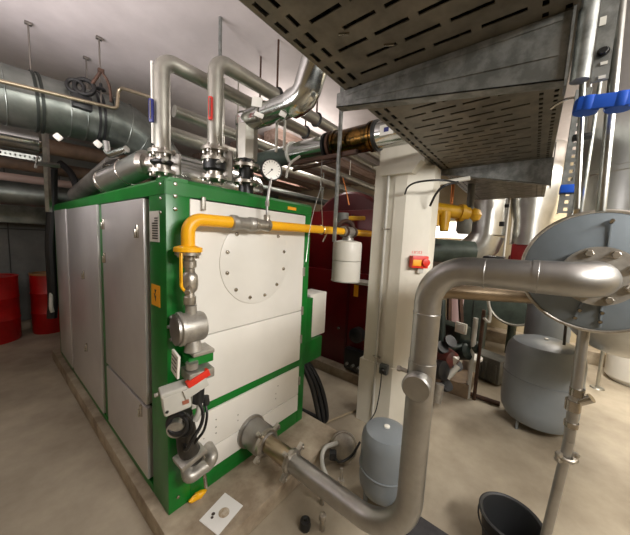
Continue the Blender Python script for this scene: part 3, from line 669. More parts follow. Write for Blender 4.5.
t = thing('hanger_channel', 'upright steel channel hanging beside the foil covered pipe', 'strut', (1.36, -.05, 1.7))
h0 = ox(1.16, 338.5, 108); h1 = ox(1.16, 337, 242)
b = BM(); box(b, (1.16, (h0.y+h1.y)/2, (CZ+h1.z)/2), (.022, .024, CZ-h1.z), None, .002); part('channel', b, GALVD, t)
b = BM(); box(b, (1.16, (h0.y+h1.y)/2, CZ-.015), (.12, .12, .03), None, .003); part('top_plate', b, RUST, t)
b = BM(); box(b, (1.19, .0, 2.335), (.03, .70, .03), None, .002); part('cross_bar', b, RUST, t)
b = BM(); cyl(b, od(2.35, 293, 170), od(2.2, 340, 160), .014, 12); single('steel_rail', b, RUST, 'thin brown rail below the insulated pipe behind the gauge', 'rail')
b = BM(); sweep(b, spline([od(1.8, 286, 178), od(1.8, 290, 164), od(1.8, 300, 156)], 6), .008, 10); single('sensor_lead', b, GREYP, 'pale sensor lead curling under the insulated pipe near the gauge', 'cable')
# ------------------------------------------------------------------ column
CX = 1.62
t = thing('column', 'tall white painted column in the middle of the room', 'column', (CX+.2, -.5, 0))
def colsec(z0, z1, m, x1=1.95, ymax=-.29):
    b = BM()
    out = [(CX, ymax), (CX, -.415), (CX+.014, -.420), (CX+.014, -.470), (CX, -.475), (CX, -.575), (CX+.15, -.74), (x1, -.74), (x1, ymax)]
    prism(b, [(x, y, z0) for x, y in out], (0, 0, z1-z0)); return part('shaft', b, m, t)
colsec(0, 2.325, COLM)
part('upper_shaft', wb(BM(), CX+.02, 1.95, -.69, -.31, 2.325, CZ), COLM, t)
b = BM(); prism(b, [(CX-.012, -.26, 0), (CX-.012, -.58, 0), (CX+.142, -.755, 0), (1.97, -.755, 0), (1.97, -.26, 0)], (0,0,.60)); part('base_casing', b, COLM, t)
b = BM(); prism(b, [(CX-.05, -.36, 2.24), (CX-.05, -.62, 2.24), (CX-.05, -.69, 2.325), (CX-.05, -.28, 2.325)], (.10,0,0)); part('head_bracket', b, COLM, t)
b = BM(); sweep(b, [(CX-.016, -.42, 2.28), (CX-.016, -.425, .05)], .012, 12); single('column_conduit', b, GREYP, 'grey conduit running down the face of the white column', 'conduit')
for z, w_ in ((1.80, 'upper'), (.66, 'lower')):
    b = BM(); torus(b, (CX-.016, -.424, z), (0,0,1), .016, .007, 14, 6); box(b, (CX-.008, -.424, z), (.014, .07, .014), None, .002)
    single('conduit_clip', b, FLNG, w_+' metal saddle clip on the column conduit', 'clip', 'saddle clips on the column')
so = ox(CX-.03, 384, 369)
t = thing('socket_box', 'small dark grey socket box low on the white column', 'socket', so)
part('box', box(BM(), so+V((0,0,0)), (.05, .07, .085), None, .006), mat('dark_grey_plastic', (72,76,76), .4), t)
part('plug', cyl(BM(), so+V((-.02,0,0)), so+V((-.045,0,-.01)), .022, 16), BLKP, t)
cable([so+V((-.045,0,-.02)), so+V((-.05,.0,-.14)), so+V((-.06,.008,-.28)), so+V((-.08,.02,-.38)), so+V((-.14,.05,-.46))], .005, 'thin black lead falling from the socket box on the column')
nf = V((-.74, -.673, 0)).normalized(); tf = V((.673, -.74, 0)).normalized(); Re = Matrix((nf, tf, V((0,0,1)))).transposed()
es = V((1.712, -.676, on(0, 1.70, 421, 262).z)) + nf*.034
t = thing('emergency_switch', 'red and yellow emergency switch box on the white column', 'switch', es)
part('housing', box(BM(), es, (.065, .135, .10), Re, .006), REDL, t)
part('yellow_plate', box(BM(), es+nf*.034+tf*-.028-V((0,0,.006)), (.006, .07, .05), Re, .002), ORANGE, t)
part('handle', lathe(BM(), [(.022, 0), (.03, .01), (.03, .024), (0, .03)], es+nf*.030+tf*.040, nf, 20), REDL, t)
part('gland', box(BM(), es-nf*.01+tf*.02-V((0,0,.07)), (.03, .05, .05), Re, .008), GREYP, t)
tx = thing('warning_text', 'small red lettering above the emergency switch on the column', 'lettering', es+V((0,0,.09))-nf*.033)
b = BM()
for k in range(6):
    c_ = es - nf*.033 + tf*(-.045+k*.015) + V((0,0,.085))
    box(b, c_, (.002, .009, .003), Re); box(b, c_+tf*(.003 if k % 2 else -.003)-V((0,0,.008)), (.002, .003, .016), Re); box(b, c_-V((0,0,.016)), (.002, .009, .003), Re)
part('letters', b, REDL, tx)
cable([ox(1.60, 405, 194), ox(1.50, 408, 187), ox(1.45, 418, 182), ox(1.5, 440, 180), ox(1.62, 455, 182)], .007, 'black cable arching from the column face up to the tray')
cable([ox(1.70, 430, 206), ox(1.66, 436, 194), ox(1.66, 444, 186), ox(1.75, 458, 182)], .009, 'black cable arching from the column edge behind the other arch')
b = BM(); sweep(b, [ox(1.95, 428, 185), ox(1.95, 470, 178)], .018, 12); single('plastic_tube', b, WHT, 'short white plastic tube between column and tray', 'tube')

# ------------------------------------------------------------------ cable tray, brackets and post
ZT = 2.35; TY0, TY1 = -.705, -1.46; TX0, TX1 = -.42, 3.9
t = thing('wide_cable_tray', 'wide perforated galvanised cable tray running overhead on the right', 'cable tray', (1, -1.1, ZT))
def tray_plate(y0, y1, nv, su, sv, pitch, stag=False):
    b = BM(); nu = int((TX1-TX0)/pitch)
    slotted(b, (TX0, y0, ZT), ((TX1-TX0)/nu, 0, 0), (0, (y1-y0)/nv, 0), nu, nv, su, sv, .004, stag); return b
# border strips with slots along X, field with slots along Y
part('border_strip', tray_plate(TY0, TY0-.05, 1, .62, .34, .085), TRAYM, t)
part('border_strip', tray_plate(TY0-.05, TY0-.10, 1, .62, .34, .085), TRAYM, t)
part('bottom_plate', tray_plate(TY0-.10, TY1+.10, 4, .21, .80, .078, True), TRAYM, t)
part('border_strip', tray_plate(TY1+.10, TY1+.05, 1, .45, .30, .05), TRAYM, t)
part('border_strip', tray_plate(TY1+.05, TY1, 1, .45, .30, .05), TRAYM, t)
b = BM(); wb(b, TX0, TX1, TY0, TY0+.004, ZT-.002, ZT+.06); wb(b, TX0, TX1, TY0-.012, TY0+.004, ZT+.056, ZT+.06); part('side_lip', b, GALVD, t)
b = BM(); wb(b, TX0, TX1, TY1-.004, TY1, ZT-.002, ZT+.06); part('side_lip', b, GALVD, t)
b = BM()
for px, py in ((344, 33), (389, 44)):
    q = oz(ZT-.004, px, py); box(b, q, (.006, .035, .012), Matrix.Rotation(.5, 3, 'Z'), .001)
part('tie_wire', b, STEELB, t)
# added black cable lengths that block light so the tray slots read dark
b = BM(); 
for k in range(18):
    y = TY0-.030-k*.041; sweep(b, [(TX0+.005, y, ZT+.031+.002*(k % 2)), (TX1-.005, y, ZT+.031+.002*(k % 2))], .026, 8)
slot_back = single('slot_backing', b, mat('matt_black_backing', (13,13,13), .9), 'added black cable backing that darkens the slots of the wide overhead tray', 'cable')
slot_back['kind'] = 'stuff'
def bracket(x, label, ztop, d0, d1, y0, y1, wid):
    t = thing('cantilever_bracket', label, 'bracket', (x, y1, ztop-d1))
    b = BM(); prism(b, [(x, y0, ztop), (x, y0, ztop-d0), (x, y1, ztop-d1), (x, y1, ztop)], (.004, 0, 0))
    prism(b, [(x, y0, ztop-d0), (x, y1, ztop-d1), (x+wid, y1, ztop-d1), (x+wid, y0, ztop-d0)], (0, 0, .004))
    prism(b, [(x+wid, y0, ztop), (x+wid, y0, ztop-d0), (x+wid, y1, ztop-d1), (x+wid, y1, ztop)], (.004, 0, 0)); part('arm', b, GALVD, t)
    b = BM(); wb(b, x-.003, x+.001, y1+.02, y0-.05, ztop-.022, ztop-.012)
    prism(b, [(x-.003, y0-.1, ztop-d0*.75), (x-.003, y1+.02, ztop-d1*.55), (x-.003, y1+.02, ztop-d1*.55-.012), (x-.003, y0-.1, ztop-d0*.75-.010)], (.004, 0, 0))
    part('pressed_rib', b, GALVD, t)
    b = BM(); wb(b, x-.01, x+wid+.01, y1-.006, y1, ztop-d1-.02, ztop+.10); part('end_plate', b, GALVD, t)
    return t
bracket(.47, 'tapered galvanised bracket across the near end of the overhead tray', ZT-.006, .06, .185, -.66, -1.445, .045)
bracket(2.02, 'tapered pale bracket under the far end of the overhead tray', ZT-.006, .035, .19, -.70, -1.47, .045)
# posts at the right edge
def vpost(px0, py0, px1, py1, X, r, m, name, label, cat, seg=14, ztop=None, zbot=None):
    a = ox(X, px0, py0); c = ox(X, px1, py1); d = (c-a)/(c.z-a.z)
    if ztop is not None: a = a + d*(ztop-a.z)
    if zbot is not None: c = c + d*(zbot-c.z)
    b = BM(); cyl(b, a, c, r, seg); return single(name, b, m, label, cat)
t = thing('mounting_post', 'galvanised upright post with slots carrying the tray brackets', 'post', (.52, -1.5, 2.1))
pz0 = ox(.52, 600, 80).z
b = BM(); wb(b, .512, .520, -1.538, -1.503, pz0-.005, CZ); part('back_plate', b, GALVD, t)
b = BM(); cyl(b, (.50, -1.478, ox(.5, 584, 80).z), (.50, -1.478, CZ), .021, 18); part('tube', b, GALVD, t)
pb = ox(.508, 603, 52); b = BM(); hexbolt(b, pb, (-1,0,0), .010, .012); lathe(b, [(.013,0),(.013,.003)], pb, (-1,0,0), 16); part('bolt', b, BLKP, t)
for (px, py, w, h) in ((603, 21, .013, .022), (604, 63, .014, .008), (602, 77, .014, .008)):
    b = BM(); q = ox(.510, px, py); box(b, q, (.002, w, h)); part('paper_label', b, TAGM, t, 'small white paper label')
vpost(583, 76, 577, 206, .56, .0075, GALVP, 'threaded_rod', 'bright rod under the mounting post, left of the chrome tube', 'rod', 12, None, 1.81)
vpost(621, 0, 601, 208, .60, .012, GALVP, 'steel_tube', 'bright upright tube at the right edge held by the blue strap', 'tube', 16, CZ, 1.805)
# perforated strut
t = thing('slotted_strut', 'perforated galvanised strut hanging beside the tray end with a blue band', 'strut', ox(.8, 563, 213))
s0, s1 = ox(.80, 584.5, 88), ox(.80, 565, 213); sd = (s1-s0); Ls = sd.length; sdn = sd.normalized(); sy = V((0,1,0)); sy = (sy-sdn*sy.dot(sdn)).normalized()
b = BM(); slotted(b, s0-sy*.02, sd/16, sy*.04, 16, 1, .45, .32, .003); part('slotted_face', b, GALVD, t)
b = BM(); Rs = frame(sd, (1,0,0)); box(b, (s0+s1)/2+sy*.0205+V((.02,0,0)), (.003, .042, Ls), Matrix((sy, V((1,0,0)), sdn)).transposed()); box(b, (s0+s1)/2-sy*.0205+V((.02,0,0)), (.003, .042, Ls), Matrix((sy, V((1,0,0)), sdn)).transposed()); part('channel_side', b, GALVD, t)
q = s0+sd*.80; b = BM(); box(b, q+V((.012,0,0)), (.050, .03, .05), Matrix((sy, sdn, V((1,0,0)))).transposed(), .003); part('blue_band', b, BLUE, t)
# blue strap between tubes
q0 = ox(.48, 577, 104); q1 = ox(.48, 634, 97)
b = BM(); d = (q1-q0); dn = d.normalized(); upv = V((0,0,1)); upv = (upv-dn*upv.dot(dn)).normalized()
box(b, (q0+q1)/2, (d.length, .036, .008), Matrix((dn, upv, dn.cross(upv))).transposed(), .003)
for q in (q0+dn*.022, q1-dn*.022): lathe(b, [(.026, -.019), (.028, -.015), (.028, .015), (.026, .019)], q+V((.022,0,0)), upv, 20)
single('blue_strap', b, BLUE, 'blue plastic strap joining the upright tubes at the right edge', 'strap')
b = BM(); q = ox(.9, 557, 104); sweep(b, spline([q+V((0,.02,-.015)), q, q+V((0,-.03,.012)), q+V((0,-.06,.01))], 5), .005, 8); single('wire_hook', b, STEELB, 'small bright wire hook left of the slotted strut', 'hook')
b = BM(); q = ox(.72, 582, 137); box(b, q, (.03, .05, .018), None, .005); single('cable_clamp', b, BLKP, 'small black clamp behind the slotted strut', 'clamp')
# chrome duct at right behind
t = thing('chimney_duct', 'large bright aluminium chimney duct standing behind the grey drum', 'duct', (1.5, -2.1, 1.8))
cd = ox(1.75, 655, 150)
b = BM(); lathe(b, [(.32, 1.80), (.32, 2.1), (.325, 2.105), (.325, 2.13), (.32, 2.135), (.32, CZ)], (cd.x, cd.y, 0), (0,0,1), 40); part('jacket', b, DUCTM, t)
b = BM(); pipe(b, [V((cd.x, cd.y, 1.83)), V((cd.x, cd.y, 1.36)), V((cd.x+1.3, cd.y-.25, 1.30))], .318, .40, 32, 12); part('lower_bend', b, DUCTM, t)

# ------------------------------------------------------------------ vessels
def vessel(name, label, x, y, z0, z1, R_, legs, sm=.42):
    t = thing(name, label, 'expansion vessel', (x, y, 0)); H = z1-z0
    part('shell', lathe(BM(), [(0, z0), (R_*.55, z0+.012*H/.5), (R_*.85, z0+H*.07), (R_*.97, z0+H*.15), (R_, z0+H*.24), (R_, z0+H*.80), (R_*.96, z0+H*.88), (R_*.84, z0+H*.95), (R_*.55, z0+H*.99), (0, z1)], (x, y, 0), (0,0,1), 48), VGREY, t)
    part('seam', torus(BM(), (x, y, z0+H*sm), (0,0,1), R_+.001, .006, 48, 8), VGREY, t)
    b = BM(); lathe(b, [(.018, 0), (.018, .012), (.012, .016)], (x, y, z1-.004), (0,0,1), 16); part('top_cap', b, WHT, t)
    for k in range(3):
        a = .4 + k*2*PI/3; b = BM(); box(b, (x+R_*.75*math.cos(a), y+R_*.75*math.sin(a), (z0+H*.12)/2), (.03, .012, z0+H*.12), Matrix.Rotation(a, 3, 'Z'), .003); part('leg', b, VGREY, t)
    return t
vessel('expansion_vessel', 'small grey expansion vessel between the column and the flue riser', 1.0, -.808, .05, .508, .155, 3)
vessel('expansion_vessel', 'large grey expansion vessel on the floor behind the flue riser', 2.68, -1.60, .04, .86, .292, 3, .57)
# fitting on top of the large one
t = thing('vessel_connection', 'grey cylinder and thin pipe behind the large expansion vessel', 'pipe', (3.3, -1.7, .2))
q = oz(0, 552, 350)
q = od(3.35, 548, 320); q.z = 0; part('grey_body', lathe(BM(), [(.22, 0), (.22, 1.16), (.18, 1.22), (0, 1.23)], q, (0,0,1), 32), VGREY, t)
b = BM(); cyl(b, od(2.2, 567, 312), od(2.2, 564, 345), .010, 10); single('thin_rod', b, mat('dark_rod', (58,56,54), .5, .6), 'thin dark rod above the large expansion vessel', 'rod')

# standpipe from the drum with couplings
t = thing('standpipe', 'galvanised drain pipe with press couplings slanting down from the drum to the floor', 'pipe', oz(0, 541, 548))
a0 = V((.80, -1.60, DZ-.19)); a1 = ox(.80, 569, 440); a2 = ox(.84, 546, 535); a2 = a1+(a2-a1)*1.0
dd = (a2-a1); a3 = a1 + dd*((0.01-a1.z)/dd.z)
part('upper_tube', cyl(BM(), a0, a1, .017, 18), STEEL, t)
part('lower_tube', cyl(BM(), a1, a3, .017, 18), STEEL, t)
for px, py, r, h in ((577, 392, .022, .03), (573, 405, .024, .04), (571, 424, .022, .02)):
    q = ox(.80, px, py); dn = (a1-a0).normalized(); part('press_socket', cyl(BM(), q-dn*h/2, q+dn*h/2, r, 18), STEELB, t)
q = ox(.80, 577, 402); part('branch', cyl(BM(), q, q+V((-.01, -.035, .035)), .016, 14), STEELB, t)
q = ox(.80, 566.5, 457); b = BM(); torus(b, q, dd, .023, .008, 20, 8)
for s in (-1, 1):
    for kz in (-.012, .012):
        p = q + rt*s*.033 + dd.normalized()*kz; hexbolt(b, p-fw*.012, fw, .007, .024); 
    box(b, q+rt*s*.03, (.022, .012, .036), Matrix((rt, fw, up)).transposed(), .002)
part('pipe_clamp', b, FLNG, t)

# bucket
bc = V((1.14, -1.475, 0))
t = thing('bucket', 'black plastic bucket on the floor at the bottom right', 'bucket', bc)
b = BM(); lathe(b, [(0,.006),(.105,.006),(.112,.012),(.136,.226),(.148,.232),(.150,.244),(.143,.248),(.132,.242),(.127,.226),(.106,.02),(0,.018)], bc, (0,0,1), 48); part('tub', b, mat('dull_black_plastic', (38,39,40), .5), t)
b = BM(); sweep(b, [bc+V((.148*math.cos(a), .148*math.sin(a), .222-.05*math.sin((a-1.2)/PI*PI))) for a in [1.2+k*PI/16 for k in range(17)]], .004, 8); part('handle', b, BLKP, t)

# mat strip
mq = [oz(0, 404, 508), oz(0, 418, 508), oz(0, 470, 545), oz(0, 430, 556)]
b = BM(); wb(b, .70, 1.045, -1.5, -.93, 0, .012, .003); single('floor_mat', b, MATM, 'dark rubber strip on the floor under the flue pipe bend', 'mat')

# ------------------------------------------------------------------ floor fittings under the flue pipe
t = thing('condensate_trap', 'round beige condensate trap lying on the floor left of the small vessel', 'trap', (1.05, -.52, 0))
tc = oz(.11, 344, 446)
part('trap_body', lathe(BM(), [(.075, -.06), (.085, -.05), (.085, .03), (.06, .045), (0, .05)], tc, (-.7,-.35,.5), 32), CAST, t)
part('clamp_ring', torus(BM(), tc, (-.7,-.35,.5), .092, .012, 32, 8), FLNG, t)
part('foot', lathe(BM(), [(.06, .0), (.05, .06)], (tc.x, tc.y, 0), (0,0,1), 20), CAST, t)
b = BM(); sweep(b, spline([tc+V((-.06,.02,.05)), oz(.14, 325, 448), oz(.12, 322, 462), oz(.10, 328, 480), oz(.12, 334, 490)], 8), .016, 14); part('drain_hose', b, GREYP, t)
bb = oz(.17, 333, 455); b = BM(); box(b, bb, (.05, .05, .055), Matrix.Rotation(.6, 3, 'Z'), .01); part('black_clip', b, BLKP, t)
cable([bb, oz(.18, 340, 462), oz(.2, 352, 455), oz(.25, 360, 442)], .008, 'black lead from the condensate trap clip toward the small vessel')
for i, (px, py, px2, py2, z_, r, lab) in enumerate(((322, 486, 320, 470, .1, .012, 'small bright drain valve stem under the flue pipe'), (340, 478, 338, 488, .12, .010, 'second small drain stem nearer the small vessel'))):
    b = BM(); p = oz(0, px, py+18); cyl(b, p, p+V((0,0,.20)), r, 12); lathe(b, [(.022,0),(.022,.03)], p+V((0,0,.09)), (0,0,1), 8); single('drain_valve', b, FLNG, lab, 'valve')
b = BM(); p = oz(0, 305, 528); lathe(b, [(.03, 0), (.034, .02), (.03, .05), (.012, .055), (.012, .07)], p, (0,0,1), 20); single('floor_plug', b, BLKP, 'small black plug on the floor at the bottom edge left of the flue bend', 'plug')
b = BM(); p = oz(0, 322, 530); lathe(b, [(.014, 0), (.014, .07), (.02, .075), (.02, .10), (.012, .105)], p, (0,0,1), 14); single('drain_nozzle', b, FLNG, 'bright drain nozzle on the floor right of the black plug', 'valve')
b = BM(); sweep(b, [oz(.015, 370, 405), oz(.015, 346, 414), oz(.015, 322, 424), oz(.015, 304, 436)], .010, 10); single('floor_pipe', b, mat('dull_pipe', (150,136,112), .5, .3), 'thin pipe lying on the floor between boiler and column', 'pipe')
# black hoses by boiler side
for i, dx in enumerate((0, .05, .10)):
    x = 1.20+dx
    cable([V((1.14, .25, .62)), V((x-.01, .14, .58-.02*i)), V((x+.02, .02, .42)), V((x+.04, -.05-.01*i, .22)), V((x+.03, -.10, .04)), V((x+.02, .05, .025)), V((x, .3, .03))], .022, ['black hose closest to the boiler side, looping to the floor', 'middle black hose of the loop beside the boiler side', 'outermost black hose of the loop beside the boiler side'][i], 'hose', 'hose', BLK, group='black hoses beside the boiler')

# ------------------------------------------------------------------ maroon boiler behind
RX = 2.25
t = thing('maroon_boiler', 'dark maroon boiler behind the white drum and the column', 'boiler', (RX+.6, .6, .12))
part('casing', wb(BM(), RX, RX+1.3, -.12, 1.05, .12, 1.30, .01), MAROON, t)
part('round_shell', lathe(BM(), [(0,0),(.55,.0),(.58,.03),(.58,1.5),(0,1.52)], (RX+.10, .45, 1.72), (1,0,0), 48), MAROOND, t)
part('upper_shell', wb(BM(), RX+.06, RX+1.3, -.10, 1.03, 1.30, 2.06, .01), MAROON, t)
part('front_frame', wb(BM(), RX-.012, RX+.01, .28, .31, .15, 2.0), MAROOND, t)
part('name_plate', wb(BM(), RX-.006, RX, .16, .22, 1.02, 1.16), ORANGE, t, 'small orange yellow plate')
part('door_knob', lathe(BM(), [(.02,0),(.02,.02),(.014,.03),(0,.032)], (RX, .40, .58), (-1,0,0), 14), STEELB, t)
b = BM(); wb(b, 2.03, 2.24, -.16, .22, 1.21, 1.24); single('wall_shelf', b, GREYP, 'narrow grey ledge below the white gas drum', 'shelf')
t = thing('burner_unit', 'black burner unit with small fittings at the foot of the maroon boiler', 'burner', (2.2, .12, .12))
part('housing', wb(BM(), 2.14, 2.24, -.02, .24, .14, .40, .02), BLKP, t)
part('motor', lathe(BM(), [(.08,0),(.09,.01),(.09,.10),(.06,.12),(0,.12)], (2.24, .10, .58), (-1,0,0), 28), BLKP, t)
for k in range(3): part('fitting', cyl(BM(), (2.14, .02+k*.08, .22), (2.09, .02+k*.08, .22), .016, 12), GREYBOX, t)

# ------------------------------------------------------------------ background on the right
t = thing('elbow_duct', 'bright aluminium duct with a bend beside the yellow gas filter', 'duct', (3.0, -1.0, 1.6))
c = od(4.3, 490, 200); k_ = 1.4
b = BM(); lathe(b, [(.26, 0), (.26, .52), (.265, .525), (.265, .54), (.26, .545), (.26, 1.31)], (c.x, c.y, 1.88), (0,0,1), 36); part('jacket', b, DUCTM, t)
b = BM(); sweep(b, [V((c.x, c.y, 1.90)), V((c.x, c.y+.04, 1.74)), V((c.x-.03, c.y+.16, 1.60)), V((c.x-.04, c.y+.36, 1.49)), V((c.x-.04, c.y+.9, 1.45))], .26, 32); part('segment_bend', b, DUCTM, t)
t = thing('background_duct', 'bright aluminium duct between the bent duct and the grey drum', 'duct', (3.6, -1.5, 1.6))
c2 = od(4.1, 533, 210)
b = BM(); lathe(b, [(.245, 1.75), (.245, 2.1), (.29, 2.35), (.29, CZ)], (c2.x, c2.y, 0), (0,0,1), 36); part('jacket', b, DUCTM, t)
b = BM(); wb(b, c2.x-.2, c2.x+.2, c2.y-.2, c2.y+.2, 1.5, 1.76, .02); part('base_box', b, MAROON, t)
t = thing('duct_fixing', 'grey vertical rail with black clips between the two background ducts', 'rail', od(3.6, 508, 270))
part('rail', cyl(BM(), od(3.6, 510, 195), od(3.6, 503, 262), .013, 10), GREYP, t)
part('clip', box(BM(), od(3.5, 502, 224), (.06,.06,.06), None, .008), BLKP, t)
part('clip', box(BM(), od(3.5, 507, 206), (.06,.05,.04), None, .008), BLKP, t)
t = thing('yellow_gas_filter', 'mustard yellow gas filter and pipe right of the column', 'filter', od(2.7, 455, 215))
a = od(2.7, 430, 208); c = od(2.7, 468, 214)
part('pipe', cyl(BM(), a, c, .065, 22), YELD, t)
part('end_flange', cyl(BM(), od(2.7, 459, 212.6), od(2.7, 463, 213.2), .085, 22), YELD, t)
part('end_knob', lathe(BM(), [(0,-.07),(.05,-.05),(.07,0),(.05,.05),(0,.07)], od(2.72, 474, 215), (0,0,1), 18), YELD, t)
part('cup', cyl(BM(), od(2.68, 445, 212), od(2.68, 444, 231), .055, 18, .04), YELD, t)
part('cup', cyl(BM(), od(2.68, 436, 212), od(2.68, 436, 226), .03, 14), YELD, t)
part('copper_stem', cyl(BM(), od(2.7, 451, 212), od(2.7, 453, 184), .016, 12), COPPER, t)
part('grey_head', lathe(BM(), [(.05,-.08),(.07,-.05),(.07,.05),(.05,.08)], od(2.74, 464, 226), (0,0,1), 18), GREYBOX, t)
b = BM(); cyl(b, od(2.9, 469, 222), od(2.9, 472, 180), .035, 14); single('vertical_pipe', b, GREYBOX, 'dark grey vertical pipe between the yellow filter and the bent duct', 'pipe')
# green grey horizontal shell below
t = thing('heat_exchanger', 'dark green grey cylinder with red tipped handle behind the flue pipe bend', 'heat exchanger', od(3.2, 460, 245))
part('shell', cyl(BM(), od(3.1, 430, 250), od(3.05, 472, 253), .13, 28), GREENBROWN, t)
part('handle', cyl(BM(), od(3.0, 434, 246), od(3.0, 450, 247), .03, 12), BLKP, t)
part('red_tip', cyl(BM(), od(3.0, 450, 247), od(3.0, 462, 247.5), .018, 10), REDL, t)
# second flue behind the near one
b = BM(); sweep(b, [od(2.0, 424, 290), od(1.95, 560, 298)], .052, 22); single('rear_flue_pipe', b, mat('warm_pipe', (150,132,108), .45, .7, rgb2=(130,114,92), scale=5), 'warm toned flue pipe level behind the near flue pipe', 'pipe')
# red machine bits
b = BM(); q = od(4.6, 522, 268); box(b, q, (.4, .4, .42), None, .03); single('red_burner', b, MAROON, 'dark red burner block seen above the flue pipe beside the drum', 'burner')
b = BM(); q = od(3.6, 494, 262); box(b, q, (.25,.25,.16), None, .03); single('black_housing', b, BLKP, 'black housing between the bent duct and the dark red block', 'housing')
# machine group behind riser
WIN = emis('daylight_pane', (255,226,226), 1.6)
struct('window_1', wb(BM(), X1-.03, X1-.01, ox(X1, 435, 228).y, ox(X1, 470, 232).y, ox(X1, 450, 238).z, ox(X1, 450, 222).z), emis('lamp_lit_pane', (255,244,232), 3.0))
b = BM(); a = od(4.4, 450, 282); c = od(4.4, 458, 334); wb(b, a.x, a.x+.04, a.y-.22, a.y, 0, a.z); single('lit_panel', b, mat('pink_white_panel', (255,224,226), .5), 'narrow pinkish white upright panel seen behind the flue riser', 'panel')
t = thing('panel_frame', 'dark upright frame around the pinkish panel behind the riser', 'frame', od(4.3, 461, 335))
for (pa, pb_) in (((459.5, 282), (462, 336)), ((449.5, 280), (449, 336))): part('jamb', sweep(BM(), [od(4.2, *pa), od(4.2, *pb_)], .035, 4), RUST, t)
t = thing('water_heater', 'large green grey water heater block behind the riser', 'heater', (3.9, -1.0, 0))
a = od(4.3, 464, 292); c = od(4.3, 489, 292)
part('body', wb(BM(), a.x, a.x+.35, c.y-.02, a.y+.05, 0.0, a.z, .03), GREENBROWN, t)
part('door_seam', wb(BM(), a.x-.004, a.x+.001, (a.y+c.y)/2, (a.y+c.y)/2+.012, .2, a.z-.05), BLKP, t)
DARKG = mat('dark_green_pump', (40,52,46), .45, .2, rgb2=(28,36,32), scale=10)
t = thing('pump_set', 'pipe and pump assembly low behind the flue riser', 'pump', V((od(3.1, 450, 380).x, od(3.1, 450, 380).y, 0)))
def pp(D, px, py): return od(D, px, py)
part('control_box', box(BM(), pp(3.3, 452, 334), (.20, .34, .26), Matrix.Rotation(-.4, 3, 'Z'), .02), DARKG, t)
cb = part('display_unit', box(BM(), pp(3.1, 461, 328), (.03, .13, .12), Matrix.Rotation(-.4, 3, 'Z'), .006), WHT, t, 'small white display')
part('screen', box(BM(), pp(3.07, 461, 328), (.01, .08, .07), Matrix.Rotation(-.4, 3, 'Z')), PAPER, cb)
part('pump_body', lathe(BM(), [(.04,-.10),(.10,-.08),(.11,0),(.09,.08),(.05,.1)], pp(2.95, 447, 358), (-.5,-.8,.1), 24), mat('red_brown_pump', (96,38,32), .5, rgb2=(60,40,36), scale=9), t)
part('motor', lathe(BM(), [(.09,0),(.09,.16),(.06,.19),(0,.19)], pp(3.15, 456, 352), (-.3,-.6,.3), 24), DARKG, t)
part('motor', lathe(BM(), [(.07,0),(.07,.12),(.05,.15),(0,.15)], pp(3.1, 466, 346), (-.3,-.7,.2), 24), DARKG, t)
part('volute', lathe(BM(), [(.05,-.06),(.10,-.04),(.10,.04),(.05,.06)], pp(2.85, 441, 370), (-.3,-.9,.2), 24), BLKP, t)
part('yoke', box(BM(), pp(2.9, 452, 358), (.10, .12, .09), Matrix.Rotation(.4, 3, 'X'), .02), CAST, t)
part('pipe_arm', cyl(BM(), pp(2.85, 447, 378), pp(2.85, 458, 366), .03, 14), GREYP, t)
part('pipe_leg', cyl(BM(), pp(2.75, 440, 384), pp(2.75, 437, 402), .042, 16), CAST, t)
for (px, py) in ((449, 342), (441, 348), (455, 366), (445, 386)): part('flange', cyl(BM(), pp(2.9, px, py), pp(2.87, px+2.2, py-1.2), .065, 18), BLKP, t)
part('riser_pipe', cyl(BM(), pp(3.2, 442, 300), pp(3.0, 441, 372), .04, 14), DARKG, t)
part('cross_pipe', cyl(BM(), pp(3.05, 432, 350), pp(3.05, 468, 346), .035, 14), DARKG, t)
part('support_frame', wb(BM(), 2.72, 3.15, -1.02, -.62, 0, .16, .01), mat('brown_grey_base', (128,108,84), .7, rgb2=(104,88,70), scale=7), t)
q = oz(.30, 470, 356)
t = thing('drain_pot', 'white lidded pot on a pedestal behind the riser', 'pot', (q.x, q.y, 0))
part('pedestal', lathe(BM(), [(.08,0),(.08,.26),(.11,.27)], (q.x, q.y, 0), (0,0,1), 24), GREYP, t)
part('lid', lathe(BM(), [(.13,.27),(.14,.28),(.14,.305),(.09,.32),(0,.322)], (q.x, q.y, 0), (0,0,1), 28), WHT, t)
t = thing('pump_block', 'ribbed grey metal block on the floor left of the large vessel', 'block', oz(0, 485, 384))
q = oz(0, 484, 380); Rq = Matrix.Rotation(-.35, 3, 'Z')
part('body', box(BM(), q+V((.1,0,.17)), (.26,.42,.30), Rq, .012), GREYBOX, t)
for k in range(7): part('fin', box(BM(), q+V((.1,0,.15))+Rq @ V((-.138, -.17+k*.056, 0)), (.02, .02, .22), Rq, .004), GREYBOX, t)
for (pa, D, r, m, lab, nm) in ((((484, 310), (479, 392)), 2.9, .018, RUST, 'thin brown upright pipe left of the large vessel', 'upright_pipe'), (((476, 318), (474, 395)), 2.95, .024, GREYP, 'pale upright pipe beside the thin brown one', 'upright_pipe')):
    a = od(D, *pa[0]); c = od(D, *pa[1]); b = BM(); cyl(b, a, V((a.x, a.y, 0)), r, 12); single(nm, b, m, lab, 'pipe', 'upright pipes behind the riser')
b = BM(); sweep(b, spline([od(2.85, 487, 296), od(2.85, 490, 312), od(2.85, 489, 322), od(2.85, 484, 318)], 6), .014, 10); single('hanging_lead', b, GREYP, 'pale lead looped at the top of the upright pipes', 'cable')
b = BM(); sweep(b, [oz(.03, 478, 352), oz(.03, 508, 361)], .025, 10); single('floor_rail', b, RUST, 'dark rail on the floor left of the large vessel', 'rail')
